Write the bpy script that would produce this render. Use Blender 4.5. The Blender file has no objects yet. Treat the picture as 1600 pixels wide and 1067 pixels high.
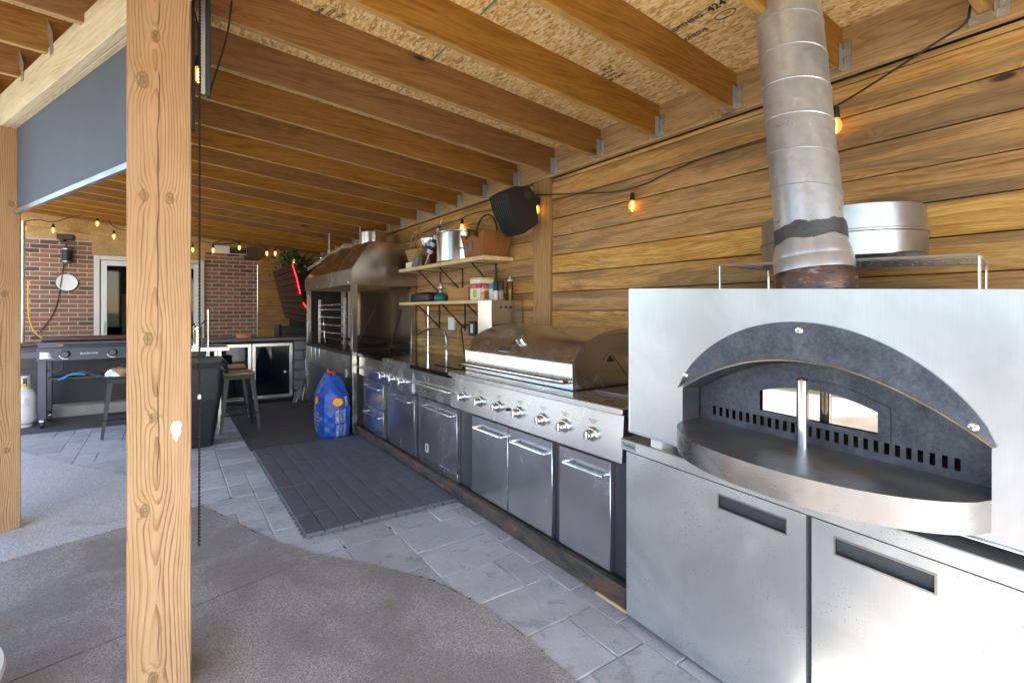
import bpy, bmesh, math, random
from mathutils import Vector, Matrix
random.seed(7)
SC = bpy.context.scene
COL = SC.collection
R = math.radians

# ------------------------------------------------------------------ camera
YAW = R(34.75); FPX = 777.0; CAMZ = 1.35; HZ = 485.0
cam = bpy.data.cameras.new('camera'); camo = bpy.data.objects.new('camera', cam); COL.objects.link(camo)
cam.sensor_width = 36; cam.lens = FPX / 1600 * 36; cam.shift_y = -(533.5 - HZ) / 1600
cam.clip_start = 0.02; cam.clip_end = 2000
camo.location = (0, 0, CAMZ); camo.rotation_euler = (R(90), 0, -YAW)
SC.camera = camo
# ------------------------------------------------------------------ world, sun, exposure
SUN_DIR = Vector((0.10, 0.80, -0.64)).normalized()          # the way the light travels
w = bpy.data.worlds.new('World'); SC.world = w; w.use_nodes = True
wn = w.node_tree.nodes; bg = wn['Background']
sky = wn.new('ShaderNodeTexSky'); sky.sky_type = 'NISHITA'; sky.sun_disc = False
sky.sun_elevation = math.asin(-SUN_DIR.z); sky.sun_rotation = math.atan2(-SUN_DIR.x, -SUN_DIR.y)
sky.air_density = 1.0; sky.dust_density = .8; sky.ozone_density = 1.6
w.node_tree.links.new(sky.outputs[0], bg.inputs[0]); bg.inputs[1].default_value = 0.15
sl = bpy.data.lights.new('sun', 'SUN'); sl.energy = 5.0; sl.angle = R(0.5); sl.color = (1, .95, .87)
so = bpy.data.objects.new('sun', sl); COL.objects.link(so)
so.rotation_euler = SUN_DIR.to_track_quat('-Z', 'Y').to_euler(); so.location = (0, -5, 8)
SC.view_settings.view_transform = 'Standard'; SC.view_settings.look = 'None'
SC.view_settings.gamma = 1; SC.view_settings.use_curve_mapping = False
SC.view_settings.exposure = 2.5
SC.render.engine = 'CYCLES'
SC.cycles.use_denoising = True
SC.cycles.max_bounces = 8; SC.cycles.diffuse_bounces = 4; SC.cycles.glossy_bounces = 4
SC.cycles.sample_clamp_indirect = 6

# ------------------------------------------------------------------ pixel helpers (a pixel gives a direction; the plane gives the distance)
_S, _C = math.sin(YAW), math.cos(YAW)
def ray(u, v):
    r = (u - 800) / FPX
    return (_S + r * _C, _C - r * _S, (HZ - v) / FPX)
def onX(u, v, x): d = ray(u, v); t = x / d[0]; return Vector((x, d[1] * t, CAMZ + d[2] * t))
def onY(u, v, y): d = ray(u, v); t = y / d[1]; return Vector((d[0] * t, y, CAMZ + d[2] * t))

# ------------------------------------------------------------------ node helpers
class NB:
    def __init__(s, name):
        s.m = bpy.data.materials.new(name); s.m.use_nodes = True
        s.t = s.m.node_tree; s.b = s.t.nodes['Principled BSDF']
    def n(s, ty, **kw):
        o = s.t.nodes.new(ty)
        for k, v in kw.items(): setattr(o, k, v)
        return o
    def put(s, sock, v):
        if hasattr(v, 'is_output') or isinstance(v, bpy.types.NodeSocket): s.t.links.new(v, sock)
        elif v is not None: sock.default_value = v
    def math(s, op, a, b=None, c=None, clamp=False):
        o = s.n('ShaderNodeMath', operation=op); o.use_clamp = clamp
        for i, v in enumerate((a, b, c)): s.put(o.inputs[i], v)
        return o.outputs[0]
    def vmath(s, op, a, b=None):
        o = s.n('ShaderNodeVectorMath', operation=op); s.put(o.inputs[0], a); s.put(o.inputs[1], b)
        return o.outputs[0]
    def coord(s, rand=True, scale=(1, 1, 1)):
        v = s.n('ShaderNodeTexCoord').outputs['Object']
        if rand:
            oi = s.n('ShaderNodeObjectInfo').outputs['Random']
            off = s.n('ShaderNodeCombineXYZ')
            s.put(off.inputs[0], s.math('MULTIPLY', oi, 37.3)); s.put(off.inputs[1], s.math('MULTIPLY', oi, 91.7)); s.put(off.inputs[2], s.math('MULTIPLY', oi, 53.1))
            v = s.vmath('ADD', v, off.outputs[0])
        if scale != (1, 1, 1): v = s.vmath('MULTIPLY', v, Vector(scale))
        return v
    def noise(s, v, sc, det=4, rough=.55, dist=0):
        o = s.n('ShaderNodeTexNoise'); s.put(o.inputs['Vector'], v); o.inputs['Scale'].default_value = sc
        o.inputs['Detail'].default_value = det; o.inputs['Roughness'].default_value = rough; o.inputs['Distortion'].default_value = dist
        return o.outputs[0]
    def vor(s, v, sc, out='Distance', feat='F1'):
        o = s.n('ShaderNodeTexVoronoi', feature=feat); s.put(o.inputs['Vector'], v); o.inputs['Scale'].default_value = sc
        return o
    def rmap(s, v, a, b, c=0., d=1.):
        o = s.n('ShaderNodeMapRange'); o.interpolation_type = 'SMOOTHSTEP'
        s.put(o.inputs[0], v)
        for i, x in enumerate((a, b, c, d)): o.inputs[i + 1].default_value = x
        return o.outputs[0]
    def ramp(s, v, stops):
        o = s.n('ShaderNodeValToRGB'); s.put(o.inputs[0], v); cr = o.color_ramp
        while len(cr.elements) < len(stops): cr.elements.new(.5)
        for e, (p, c) in zip(cr.elements, stops): e.position = p; e.color = (*c, 1)
        return o.outputs[0]
    def mix(s, f, a, b, mode='MIX'):
        o = s.n('ShaderNodeMix', data_type='RGBA', blend_type=mode)
        s.put(o.inputs[0], f)
        for i, v in ((6, a), (7, b)):
            s.put(o.inputs[i], (*v, 1) if isinstance(v, tuple) and len(v) == 3 else v)
        return o.outputs[2]
    def hsv(s, col, h=.5, sa=1., v=1.):
        o = s.n('ShaderNodeHueSaturation'); s.put(o.inputs['Hue'], h); s.put(o.inputs['Saturation'], sa); s.put(o.inputs['Value'], v); s.put(o.inputs['Color'], col)
        return o.outputs[0]
    def rand(s, a=0., b=1.):
        return s.math('MULTIPLY_ADD', s.n('ShaderNodeObjectInfo').outputs['Random'], b - a, a)
    def bump(s, h, st=.3, dist=.01):
        o = s.n('ShaderNodeBump'); o.inputs['Strength'].default_value = st; o.inputs['Distance'].default_value = dist
        s.put(o.inputs['Height'], h); s.t.links.new(o.outputs[0], s.b.inputs['Normal'])
    def out(s, col=None, rough=None, metal=None, **kw):
        if col is not None: s.put(s.b.inputs['Base Color'], (*col, 1) if isinstance(col, tuple) else col)
        s.put(s.b.inputs['Roughness'], rough); s.put(s.b.inputs['Metallic'], metal)
        for k, v in kw.items(): s.put(s.b.inputs[k], v)
        return s.m

def wood(name, dark, mid, light, ax, stain=0., knots=1., rough=.72, var=.14, ring=75):
    b = NB(name); sc = [1., 1., 1.]; sc[ax] = .10
    p = b.coord(); st = b.vmath('MULTIPLY', p, Vector(sc))
    ks = [6., 6., 6.]; ks[ax] = 2.3
    kv = b.vor(b.vmath('MULTIPLY', p, Vector(ks)), 1.)
    kcol = b.n('ShaderNodeSeparateColor'); b.put(kcol.inputs[0], kv.outputs['Color'])
    sel = b.math('GREATER_THAN', kcol.outputs[0], .50)
    kd = kv.outputs['Distance']
    near = b.math('MULTIPLY', b.rmap(kd, .32, .0), sel)
    warp = b.noise(st, 6, 2)
    sep = b.n('ShaderNodeSeparateXYZ'); b.put(sep.inputs[0], st)
    o = [i for i in range(3) if i != ax]
    rr = b.math('ADD', sep.outputs[o[0]], b.math('MULTIPLY', sep.outputs[o[1]], .8))
    rr = b.math('ADD', rr, b.math('MULTIPLY', warp, .20)); rr = b.math('ADD', rr, b.math('MULTIPLY', near, .06))
    ph = b.math('FRACT', b.math('MULTIPLY', rr, ring))
    rings = b.rmap(ph, .15, .95)
    n0 = b.noise(st, 9, 3, .6); n1 = b.noise(st, 48, 4, .65); n2 = b.noise(st, 190, 2, .6)
    t = b.math('ADD', b.math('ADD', b.math('MULTIPLY', n1, .40), b.math('MULTIPLY', n0, .27)), b.math('ADD', b.math('MULTIPLY', b.math('SUBTRACT', 1., rings), .09), b.math('MULTIPLY', n2, .24)))
    c = b.ramp(t, [(.31, dark), (.47, mid), (.63, light)])
    k = b.math('MULTIPLY', b.math('MULTIPLY', b.rmap(kd, .105, .05), sel), .85 * knots)
    halo = b.math('MULTIPLY', b.math('MULTIPLY', b.rmap(kd, .24, .08), sel), .35 * knots)
    c = b.mix(halo, c, tuple(x * .75 for x in dark))
    c = b.mix(k, c, tuple(x * .22 for x in dark))
    if stain:
        ss = [3., 3., 9.]; ss[ax] = .8
        s0 = b.math('MULTIPLY', b.noise(b.vmath('MULTIPLY', p, Vector(ss)), 1., 3, .6), b.math('MULTIPLY_ADD', n1, .5, .75))
        s1 = b.rmap(s0, .50, .63, 0., stain)
        pl = b.rmap(b.noise(b.vmath('MULTIPLY', p, Vector((4, 1.6, 11))), 1., 3, .6), .56, .72, 0., .45)
        c = b.mix(pl, c, (.60, .44, .24))
        c = b.mix(s1, c, b.mix(.6, c, (.065, .055, .045), 'MIX'))
    c = b.hsv(c, b.rand(.496, .503), b.rand(.96, 1.10), b.rand(1 - var, 1 + var))
    b.bump(t, .25, .004)
    return b.out(c, rough)

def plain(name, col, rough=.5, metal=0., var=.12, sc=6., bump=0., bsc=80., spec=None, rvar=0.):
    b = NB(name); p = b.coord()
    n = b.noise(p, sc, 5, .6)
    c = b.mix(b.math('MULTIPLY', n, 1.), tuple(x * (1 - var) for x in col), tuple(min(1, x * (1 + var)) for x in col))
    if bump: b.bump(b.noise(p, bsc, 4), bump, .004)
    r = b.math('MULTIPLY_ADD', n, rvar, rough - rvar / 2) if rvar else rough
    m = b.out(c, r, metal)
    if spec is not None: b.b.inputs['Specular IOR Level'].default_value = spec
    return m

def steel(name, col=(.60, .61, .62), rough=.30, ax=1, smudge=.12, specks=0., tarnish=0., wav=.07, metal=.97):
    b = NB(name); p = b.coord(); sc = [90., 90., 90.]; sc[ax] = 2.
    br = b.noise(b.vmath('MULTIPLY', p, Vector(sc)), 4., 3, .6)
    big = b.noise(p, 3.2, 4, .6, .8)
    c = b.mix(b.rmap(big, .35, .7), tuple(x * .9 for x in col), tuple(min(1, x * 1.06) for x in col))
    r = b.math('ADD', b.math('MULTIPLY_ADD', br, .04, rough - .02), b.math('MULTIPLY', b.rmap(big, .4, .75), smudge))
    if specks:
        sp = b.vor(p, 95.).outputs['Distance']
        gate = b.rmap(b.noise(p, 6.5, 3), .47, .66)
        m = b.math('MULTIPLY', b.rmap(sp, .22, .10), b.math('MULTIPLY', gate, specks))
        c = b.mix(m, c, (.22, .17, .12)); r = b.math('ADD', r, b.math('MULTIPLY', m, .3))
    if tarnish:
        m = b.math('MULTIPLY', b.rmap(b.noise(p, 5., 5, .65), .5, .7), tarnish)
        c = b.mix(m, c, (.26, .20, .15))
    b.bump(b.math('MULTIPLY', b.noise(b.vmath('MULTIPLY', p, Vector((1, 1.7, .7))), 2.2, 1), 1.6), wav, .012)
    c = b.mix(b.math('MULTIPLY', b.rmap(br, .35, .65), .16), c, tuple(x * .72 for x in col))
    return b.out(c, r, metal)

def emis(name, col, st, base=(.2, .1, .03)):
    b = NB(name); b.out(base, .3)
    b.b.inputs['Emission Color'].default_value = (*col, 1); b.b.inputs['Emission Strength'].default_value = st
    return b.m

M = {}
M['wall'] = wood('wall_board_pine', (.185, .078, .020), (.44, .236, .078), (.62, .39, .155), 1, stain=.9, knots=1.3, var=.22)
M['wallpost'] = wood('wall_post_pine', (.17, .075, .018), (.42, .235, .075), (.55, .345, .13), 2, knots=.9)
M['joist'] = wood('joist_pine', (.108, .041, .006), (.232, .100, .019), (.32, .158, .038), 0, knots=1.1, var=.2)
M['joistedge'] = wood('joist_bounce_lit_edge', (.20, .095, .025), (.36, .205, .068), (.47, .30, .115), 0, knots=.5, var=.10)  # paler joist wood with the bounce light on the undersides painted in
M['ledger'] = wood('ledger_pine', (.22, .11, .03), (.46, .28, .10), (.60, .41, .18), 1, knots=.7)
M['beam'] = wood('beam_pine', (.36, .27, .15), (.58, .47, .29), (.70, .60, .42), 1, knots=.8)
M['shelf'] = wood('shelf_pine', (.42, .28, .13), (.64, .47, .25), (.74, .58, .36), 1, knots=.6)
M['boxwood'] = wood('box_wood', (.28, .13, .04), (.45, .23, .07), (.55, .30, .11), 1, knots=.3)
M['stoolwood'] = wood('stool_seat_wood', (.22, .15, .09), (.36, .26, .17), (.45, .34, .23), 0, knots=.3)
M['farwood'] = wood('far_board_pine', (.14, .065, .02), (.28, .14, .045), (.38, .21, .08), 0, knots=.8)

def post_mat(name, knots, cx):
    """flat-sawn face: rings round a pith whose depth wanders with height, knots bend the rings"""
    b = NB(name); p = b.n('ShaderNodeTexCoord').outputs['Object']
    sep = b.n('ShaderNodeSeparateXYZ'); b.put(sep.inputs[0], p); x, y, z = sep.outputs
    zz = b.n('ShaderNodeCombineXYZ'); b.put(zz.inputs[2], b.math('MULTIPLY', z, .72)); b.put(zz.inputs[0], cx * 3.1)
    wob = b.noise(zz.outputs[0], 1.5, 1.5, .45)
    low = b.vmath('MULTIPLY', p, Vector((9, 9, 1.5)))
    xx = b.math('ADD', b.math('ADD', x, .012), b.math('MULTIPLY_ADD', b.noise(low, 1., 2), .045, -.022))
    yy = b.math('MULTIPLY_ADD', wob, .15, -.015)
    yy = b.math('ADD', yy, y)
    r = b.math('SQRT', b.math('ADD', b.math('MULTIPLY', xx, xx), b.math('MULTIPLY', yy, yy)))
    dark = None; kn_ = b.noise(p, 60, 2); kn2 = b.noise(p, 130, 2)
    for kx, kz, s in knots:
        dx = b.math('SUBTRACT', x, kx); dz = b.math('MULTIPLY', b.math('SUBTRACT', z, kz), .62)
        d = b.math('SQRT', b.math('ADD', b.math('MULTIPLY', dx, dx), b.math('MULTIPLY', dz, dz)))
        d = b.math('ADD', d, b.math('MULTIPLY_ADD', kn_, .012, -.006))
        g = b.math('EXPONENT', b.math('MULTIPLY', b.math('POWER', b.math('DIVIDE', d, .026 * s), 2.), -1.))
        r = b.math('ADD', r, b.math('MULTIPLY', g, .015 * s))
        k = b.math('MULTIPLY', b.math('MULTIPLY', b.rmap(d, .013 * s, .005 * s), .8), b.rmap(kn2, .30, .62, .45, 1.))
        ringk = b.math('MULTIPLY', b.rmap(b.math('ABSOLUTE', b.math('SUBTRACT', d, .012 * s)), .004 * s, .001), .7)
        k = b.math('MAXIMUM', k, ringk)
        dark = k if dark is None else b.math('MAXIMUM', dark, k)
    ph = b.math('FRACT', b.math('ADD', b.math('MULTIPLY', r, 112.), b.math('MULTIPLY', b.noise(b.vmath('MULTIPLY', p, Vector((30, 30, 4))), 1., 3), .9)))
    band = b.noise(b.vmath('MULTIPLY', p, Vector((1, 1, .05))), 26, 2)
    late = b.math('MULTIPLY', b.rmap(ph, .50, .98), b.rmap(band, .30, .62, .30, 1.))
    fine = b.noise(b.vmath('MULTIPLY', p, Vector((1, 1, .03))), 420, 3, .6)
    t = b.math('ADD', b.math('MULTIPLY', late, .37), b.math('ADD', b.math('MULTIPLY', fine, .30), b.math('MULTIPLY', b.noise(b.vmath('MULTIPLY', p, Vector((1, 1, .12))), 38, 4, .65), .30)))
    c = b.ramp(t, [(.20, (.50, .325, .168)), (.42, (.37, .208, .090)), (.78, (.150, .060, .019))])
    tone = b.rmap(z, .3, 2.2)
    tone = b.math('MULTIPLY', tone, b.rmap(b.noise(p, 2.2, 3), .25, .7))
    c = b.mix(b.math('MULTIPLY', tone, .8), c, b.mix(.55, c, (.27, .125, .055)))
    if dark is not None: c = b.mix(dark, c, (.15, .085, .03))
    chk = b.math('ABSOLUTE', b.math('ADD', b.math('ADD', x, .005), b.math('MULTIPLY_ADD', b.noise(b.vmath('MULTIPLY', p, Vector((0, 0, 1.))), 3., 2), .05, -.025)))
    crack = b.math('MULTIPLY', b.rmap(chk, .0030, .0012), b.rmap(b.noise(b.vmath('MULTIPLY', p, Vector((0, 0, 1.))), 2.3, 1), .46, .52))
    c = b.mix(b.math('MULTIPLY', crack, .85), c, (.05, .028, .012))
    b.bump(b.math('SUBTRACT', t, b.math('MULTIPLY', crack, 2.)), .22, .003)
    return b.out(c, .68)

def osb():
    b = NB('osb'); p = b.coord(rand=True)
    w1 = b.vmath('ADD', b.vmath('MULTIPLY', p, Vector((1.5, .42, 1))), b.vmath('MULTIPLY', b.n('ShaderNodeTexNoise').outputs[1], Vector((.0, .0, 0))))
    def layer(rot, sc):
        mp = b.n('ShaderNodeMapping'); b.put(mp.inputs[0], p); mp.inputs['Rotation'].default_value = (0, 0, R(rot)); mp.inputs['Scale'].default_value = (1.7, .5, 1)
        wob = b.n('ShaderNodeTexNoise'); b.put(wob.inputs['Vector'], p); wob.inputs['Scale'].default_value = 25
        v = b.vmath('ADD', mp.outputs[0], b.vmath('MULTIPLY', wob.outputs[1], Vector((.03, .03, 0))))
        o = b.vor(v, sc); cs = b.n('ShaderNodeSeparateColor'); b.put(cs.inputs[0], o.outputs['Color'])
        return cs.outputs[0], cs.outputs[1]
    a0, a1 = layer(14, 62); c0, c1 = layer(-24, 54); e0, e1 = layer(62, 66)
    s1 = b.math('GREATER_THAN', c1, .55); s2 = b.math('GREATER_THAN', e1, .68)
    m1 = b.math('ADD', b.math('MULTIPLY', a0, b.math('SUBTRACT', 1., s1)), b.math('MULTIPLY', c0, s1))
    m2 = b.math('ADD', b.math('MULTIPLY', m1, b.math('SUBTRACT', 1., s2)), b.math('MULTIPLY', e0, s2))
    fine = b.noise(b.vmath('MULTIPLY', p, Vector((60, 12, 1))), 5, 4)
    t = b.math('ADD', b.math('MULTIPLY', m2, .42), b.math('MULTIPLY', fine, .58))
    c = b.ramp(t, [(.22, (.24, .11, .025)), (.38, (.60, .36, .12)), (.55, (.78, .55, .24)), (.78, (.88, .74, .46))])
    c = b.hsv(c, .5, 1., b.rand(.94, 1.06))
    b.bump(m2, .3, .003)
    return b.out(c, .6)
M['osb'] = osb()

def concrete(name, col, stain, stcol):
    b = NB(name); p = b.n('ShaderNodeTexCoord').outputs['Object']
    f = b.noise(p, 130, 2, .8); g = b.noise(p, 260, 1, .8); m = b.noise(p, 2.0, 5, .6, .5)
    t = b.math('ADD', b.math('MULTIPLY', f, .6), b.math('MULTIPLY', g, .4))
    c = b.ramp(t, [(.36, tuple(x * .50 for x in col)), (.5, col), (.64, tuple(min(1, x * 1.55) for x in col))])
    c = b.mix(b.math('MULTIPLY', b.rmap(m, .38, .60), stain), c, b.mix(.75, c, stcol))
    rust = b.rmap(b.noise(p, 3.3, 4, .6), .58, .74, 0., .55)
    c = b.mix(rust, c, (.24, .155, .095))
    pale = b.math('MULTIPLY', b.rmap(b.noise(b.vmath('ADD', p, Vector((4.1, 7.7, 0))), 1.5, 4, .6), .58, .72), .45)
    c = b.mix(pale, c, b.mix(.55, c, (.45, .47, .52)))
    b.bump(t, .35, .002)
    return b.out(c, b.math('MULTIPLY_ADD', m, .25, .55))
M['conc_dark'] = concrete('stained_concrete', (.325, .308, .292), .8, (.19, .173, .158))
M['conc_light'] = concrete('pale_concrete', (.50, .505, .52), .3, (.38, .38, .39))

def paver(name, col, wet=.6):
    b = NB(name); p = b.coord()
    f = b.noise(p, 170, 4, .7); m = b.noise(p, 5, 5, .6); s = b.noise(p, 11, 3, .6, .8)
    c = b.ramp(b.math('ADD', b.math('MULTIPLY', f, .55), b.math('MULTIPLY', m, .45)), [(.33, tuple(x * .74 for x in col)), (.5, col), (.68, tuple(x * 1.25 for x in col))])
    wp = b.n('ShaderNodeTexCoord').outputs['Object']
    c = b.mix(b.math('MULTIPLY', b.rmap(s, .58, .66), wet), c, tuple(x * .42 for x in col))
    c = b.hsv(c, b.rand(.49, .51), 1., b.rand(.86, 1.14))
    b.bump(b.math('ADD', f, b.math('MULTIPLY', m, 1.2)), .35, .003)
    return b.out(c, .78)
M['paver'] = paver('grey_paver', (.42, .43, .45), .4)
M['bedding'] = plain('joint_sand', (.52, .51, .48), .9, sc=30, var=.3)
M['darkfloor'] = paver('dark_stained_floor', (.085, .083, .082), .5)
M['decktile'] = plain('composite_deck_tile', (.105, .115, .135), .55, var=.35, sc=8, bump=.3, bsc=120)
M['brick'] = None
def brickm():
    b = NB('brick_clay'); p = b.coord()
    n = b.noise(p, 40, 4, .7); o = b.n('ShaderNodeObjectInfo').outputs['Random']
    c = b.ramp(o, [(0., (.075, .045, .035)), (.12, (.18, .088, .055)), (.5, (.27, .120, .070)), (.85, (.31, .145, .082)), (1., (.23, .12, .08))])
    c = b.mix(b.math('MULTIPLY', n, .5), c, b.mix(.6, c, (.10, .055, .04)))
    b.bump(n, .5, .003)
    return b.out(c, .85)
M['brick'] = brickm()
M['mortar'] = plain('mortar', (.50, .45, .38), .9, sc=40, bump=.3)
M['steel'] = steel('brushed_steel', (.64, .64, .65), .24, smudge=.08)
M['steel_z'] = steel('brushed_steel_upright', (.64, .64, .65), .21, ax=2, smudge=.08)
M['steel_fridge'] = steel('pitted_steel', (.66, .68, .69), .29, 2, .08, specks=1., wav=.12, metal=.80)
M['steel_oven'] = steel('oven_face_steel', (.64, .655, .675), .33, 2, .06, specks=.0, tarnish=.10, wav=.17, metal=.88)
M['steel_skirt'] = steel('landing_skirt_steel', (.43, .41, .395), .26, 1, .1, tarnish=.3, wav=.14)
M['steel_worn'] = steel('worn_steel', (.42, .40, .37), .36, 2, .2, tarnish=.45)
M['steel_hood'] = steel('hood_steel', (.46, .43, .40), .19, 2, .12, tarnish=.0)
M['chrome'] = steel('polished_steel', (.75, .75, .76), .14, 1, .05)
M['galv'] = None
def galv():
    b = NB('galvanised_steel'); p = b.coord()
    v = b.vor(p, 38.); cs = b.n('ShaderNodeSeparateColor'); b.put(cs.inputs[0], v.outputs['Color'])
    n = b.noise(p, 5, 5, .65, .5)
    c = b.mix(cs.outputs[0], (.50, .53, .58), (.60, .62, .66))
    c = b.mix(b.math('MULTIPLY', b.rmap(n, .5, .7), .5), c, (.36, .37, .38))
    wht = b.rmap(b.noise(p, 9, 4, .7), .66, .72, 0., .6)
    c = b.mix(wht, c, (.75, .75, .74))
    dirt = b.rmap(b.noise(p, 3., 5, .7), .45, .7, 0., .45)
    c = b.mix(dirt, c, (.30, .30, .30))
    return b.out(c, b.math('MULTIPLY_ADD', n, .25, .18), b.math('SUBTRACT', .66, b.math('MULTIPLY', wht, .6)))
M['galv'] = galv()
M['panmetal'] = plain('dull_dented_zinc', (.34, .345, .355), .34, .85, var=.45, sc=7, rvar=.25, bump=.25, bsc=9)
M['zinc'] = plain('zinc_plate', (.62, .66, .70), .38, .9, var=.15, sc=30)
M['burnt'] = None
def burnt():
    b = NB('heat_stained_collar'); p = b.n('ShaderNodeTexCoord').outputs['Object']
    n = b.noise(b.vmath('MULTIPLY', p, Vector((1, 1, 3))), 14, 5, .65)
    c = b.ramp(n, [(.35, (.05, .055, .065)), (.47, (.13, .09, .08)), (.56, (.17, .088, .058)), (.68, (.35, .35, .38))])
    return b.out(c, b.math('MULTIPLY_ADD', n, .4, .25), .75)
M['burnt'] = burnt()
M['sealant'] = plain('stove_sealant', (.05, .05, .053), .5, var=.5, sc=25, bump=.8, bsc=60)
M['darksteel'] = None
def darksteel():
    b = NB('blued_oven_steel'); p = b.coord()
    n = b.noise(p, 7, 6, .7, .5); f = b.noise(p, 90, 3, .7)
    c = b.ramp(b.math('ADD', b.math('MULTIPLY', n, .6), b.math('MULTIPLY', f, .4)), [(.36, (.060, .065, .078)), (.52, (.115, .123, .142)), (.66, (.19, .195, .21))])
    sp = b.math('MULTIPLY', b.rmap(b.vor(p, 70.).outputs['Distance'], .20, .10), b.rmap(b.noise(p, 8, 3), .45, .6))
    c = b.mix(b.math('MULTIPLY', sp, .2), c, (.42, .42, .44))
    rust = b.rmap(b.noise(p, 11, 5, .7), .60, .72, 0., .6)
    c = b.mix(rust, c, (.17, .10, .07))
    return b.out(c, b.math('MULTIPLY_ADD', f, .3, .38), .6)
M['darksteel'] = darksteel()
M['rail'] = None
def rail():
    b = NB('rusty_steel_rail'); p = b.coord()
    n = b.noise(b.vmath('MULTIPLY', p, Vector((3, 1, 3))), 5, 6, .7)
    c = b.ramp(n, [(.38, (.055, .05, .05)), (.5, (.10, .085, .078)), (.62, (.20, .095, .05)), (.72, (.28, .27, .27))])
    b.bump(n, .4, .004); return b.out(c, .62, .35)
M['rail'] = rail()
M['charcoal'] = plain('charcoal_paint', (.045, .050, .058), .45, var=.2, sc=5)
M['black'] = plain('black_plastic', (.018, .018, .02), .5, var=.2)
M['matteblack'] = plain('black_powder_coat', (.022, .022, .024), .55, var=.15)
M['grillback'] = plain('wall_shade_brown', (.20, .125, .075), .22, .7, var=.45, sc=7)  # brown stands in for the shaded timber wall behind the grill
M['soot'] = plain('sooty_metal', (.03, .026, .022), .7, .4, var=.4, sc=9)
M['granite'] = plain('black_granite', (.012, .011, .011), .10, var=.3, sc=60)
M['stoolpaint'] = plain('stool_gunmetal', (.016, .018, .022), .38, .3, var=.2)
M['binplastic'] = plain('bin_plastic', (.012, .014, .018), .36, var=.15)
M['stonecap'] = plain('counter_slab', (.10, .10, .105), .5, var=.3, sc=12)
M['stone'] = plain('split_stone', (.15, .15, .155), .85, var=.4, sc=14, bump=.8, bsc=30)
M['ledge'] = plain('ledge_stone', (.30, .29, .28), .8, var=.25, sc=9, bump=.4)
M['white'] = plain('white_paint', (.66, .66, .64), .45, var=.05)
M['cream'] = plain('cream_frame', (.62, .58, .50), .5, var=.08)
M['ivory'] = plain('off_white_plastic', (.66, .67, .64), .45, var=.06)
M['blind'] = plain('blind_fabric', (.075, .086, .108), .7, var=.16, sc=4, bump=.15, bsc=300)
M['alu'] = plain('aluminium', (.62, .62, .64), .35, .9, var=.08)
M['bronze'] = plain('dark_profile', (.035, .045, .06), .4, .3, var=.15)
M['bagblue'] = plain('blue_bag_plastic', (.010, .068, .36), .42, var=.3, sc=8)
M['bagtie'] = plain('red_bag_tie', (.45, .07, .04), .6, var=.3)
M['red'] = plain('red_print', (.55, .03, .03), .5, var=.08)
M['yellow'] = plain('yellow_print', (.75, .58, .03), .5, var=.08)
M['magenta'] = plain('crimson_print', (.55, .02, .07), .5, var=.08)
M['green'] = plain('lime_print', (.45, .52, .04), .5, var=.1)
M['bluebox'] = plain('blue_print', (.03, .22, .48), .5, var=.1)
M['paper'] = plain('white_card', (.78, .78, .77), .6, var=.05)
M['terracotta'] = plain('terracotta', (.50, .17, .08), .8, var=.15)
M['teal'] = plain('teal_glass', (.015, .14, .16), .12, var=.3)
M['tealchalk'] = plain('teal_chalk', (.02, .26, .26), .7)
M['ink'] = plain('stamp_ink', (.045, .040, .035), .7, var=.5, sc=120)
M['wicker'] = plain('wicker', (.42, .25, .10), .7, var=.35, sc=70, bump=.5)
M['leather'] = plain('dark_leather', (.06, .025, .012), .5, var=.3)
M['tray'] = wood('painted_box_wood', (.16, .055, .015), (.25, .095, .028), (.32, .135, .045), 2, knots=.2)
M['dryherb'] = plain('dried_lavender', (.20, .21, .20), .8, var=.5, sc=40)
M['flagblue'] = plain('navy_cloth', (.02, .03, .14), .8, var=.2)
M['flagwhite'] = plain('white_cloth', (.62, .62, .64), .8, var=.1)
M['peach'] = plain('peach_sauce', (.60, .28, .12), .35)
M['spice'] = plain('spice_grains', (.30, .22, .17), .6, var=.8, sc=150)
M['oil'] = plain('olive_oil', (.20, .18, .03), .2)
M['cord_y'] = plain('yellow_cord', (.60, .38, .03), .5)
M['cord_r'] = plain('red_wire', (.4, .02, .02), .5)
M['leaf'] = plain('ivy_leaf', (.030, .085, .022), .5, var=.5, sc=20)
M['orange'] = plain('orange_brick', (.42, .17, .05), .8, var=.3, sc=12)
M['curtain'] = plain('pale_curtain', (.42, .36, .30), .8, var=.1)
M['room'] = plain('dim_room_wall', (.07, .068, .066), .8)
M['lawn'] = plain('lawn', (.085, .10, .055), .9, var=.5, sc=1.5)
M['wallback'] = plain('dark_gap', (.025, .015, .009), .9)
M['grit'] = plain('dirt_grit', (.07, .06, .052), .9, var=.4, sc=60)
M['tank'] = plain('white_tank_enamel', (.72, .73, .74), .35, var=.06)
M['griddle'] = plain('griddle_slate_paint', (.028, .037, .058), .36, var=.12)
M['copper'] = plain('copper_ferrule', (.50, .16, .08), .35, .8)
M['bag_clear'] = plain('cloudy_plastic_bag', (.42, .45, .50), .25, var=.3, sc=20)
def bulbmat():
    b = NB('lit_amber_bulb'); t = b.t
    tr = b.n('ShaderNodeBsdfTransparent'); tr.inputs[0].default_value = (1., .66, .26, 1)
    em = b.n('ShaderNodeEmission'); em.inputs[0].default_value = (1., .40, .06, 1); em.inputs[1].default_value = .45
    mx = b.n('ShaderNodeMixShader'); mx.inputs[0].default_value = .5
    t.links.new(tr.outputs[0], mx.inputs[1]); t.links.new(em.outputs[0], mx.inputs[2]); t.links.new(mx.outputs[0], t.nodes['Material Output'].inputs[0])
    return b.m
M['bulb'] = bulbmat()
M['bulb'].cycles.emission_sampling = 'NONE'
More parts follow.
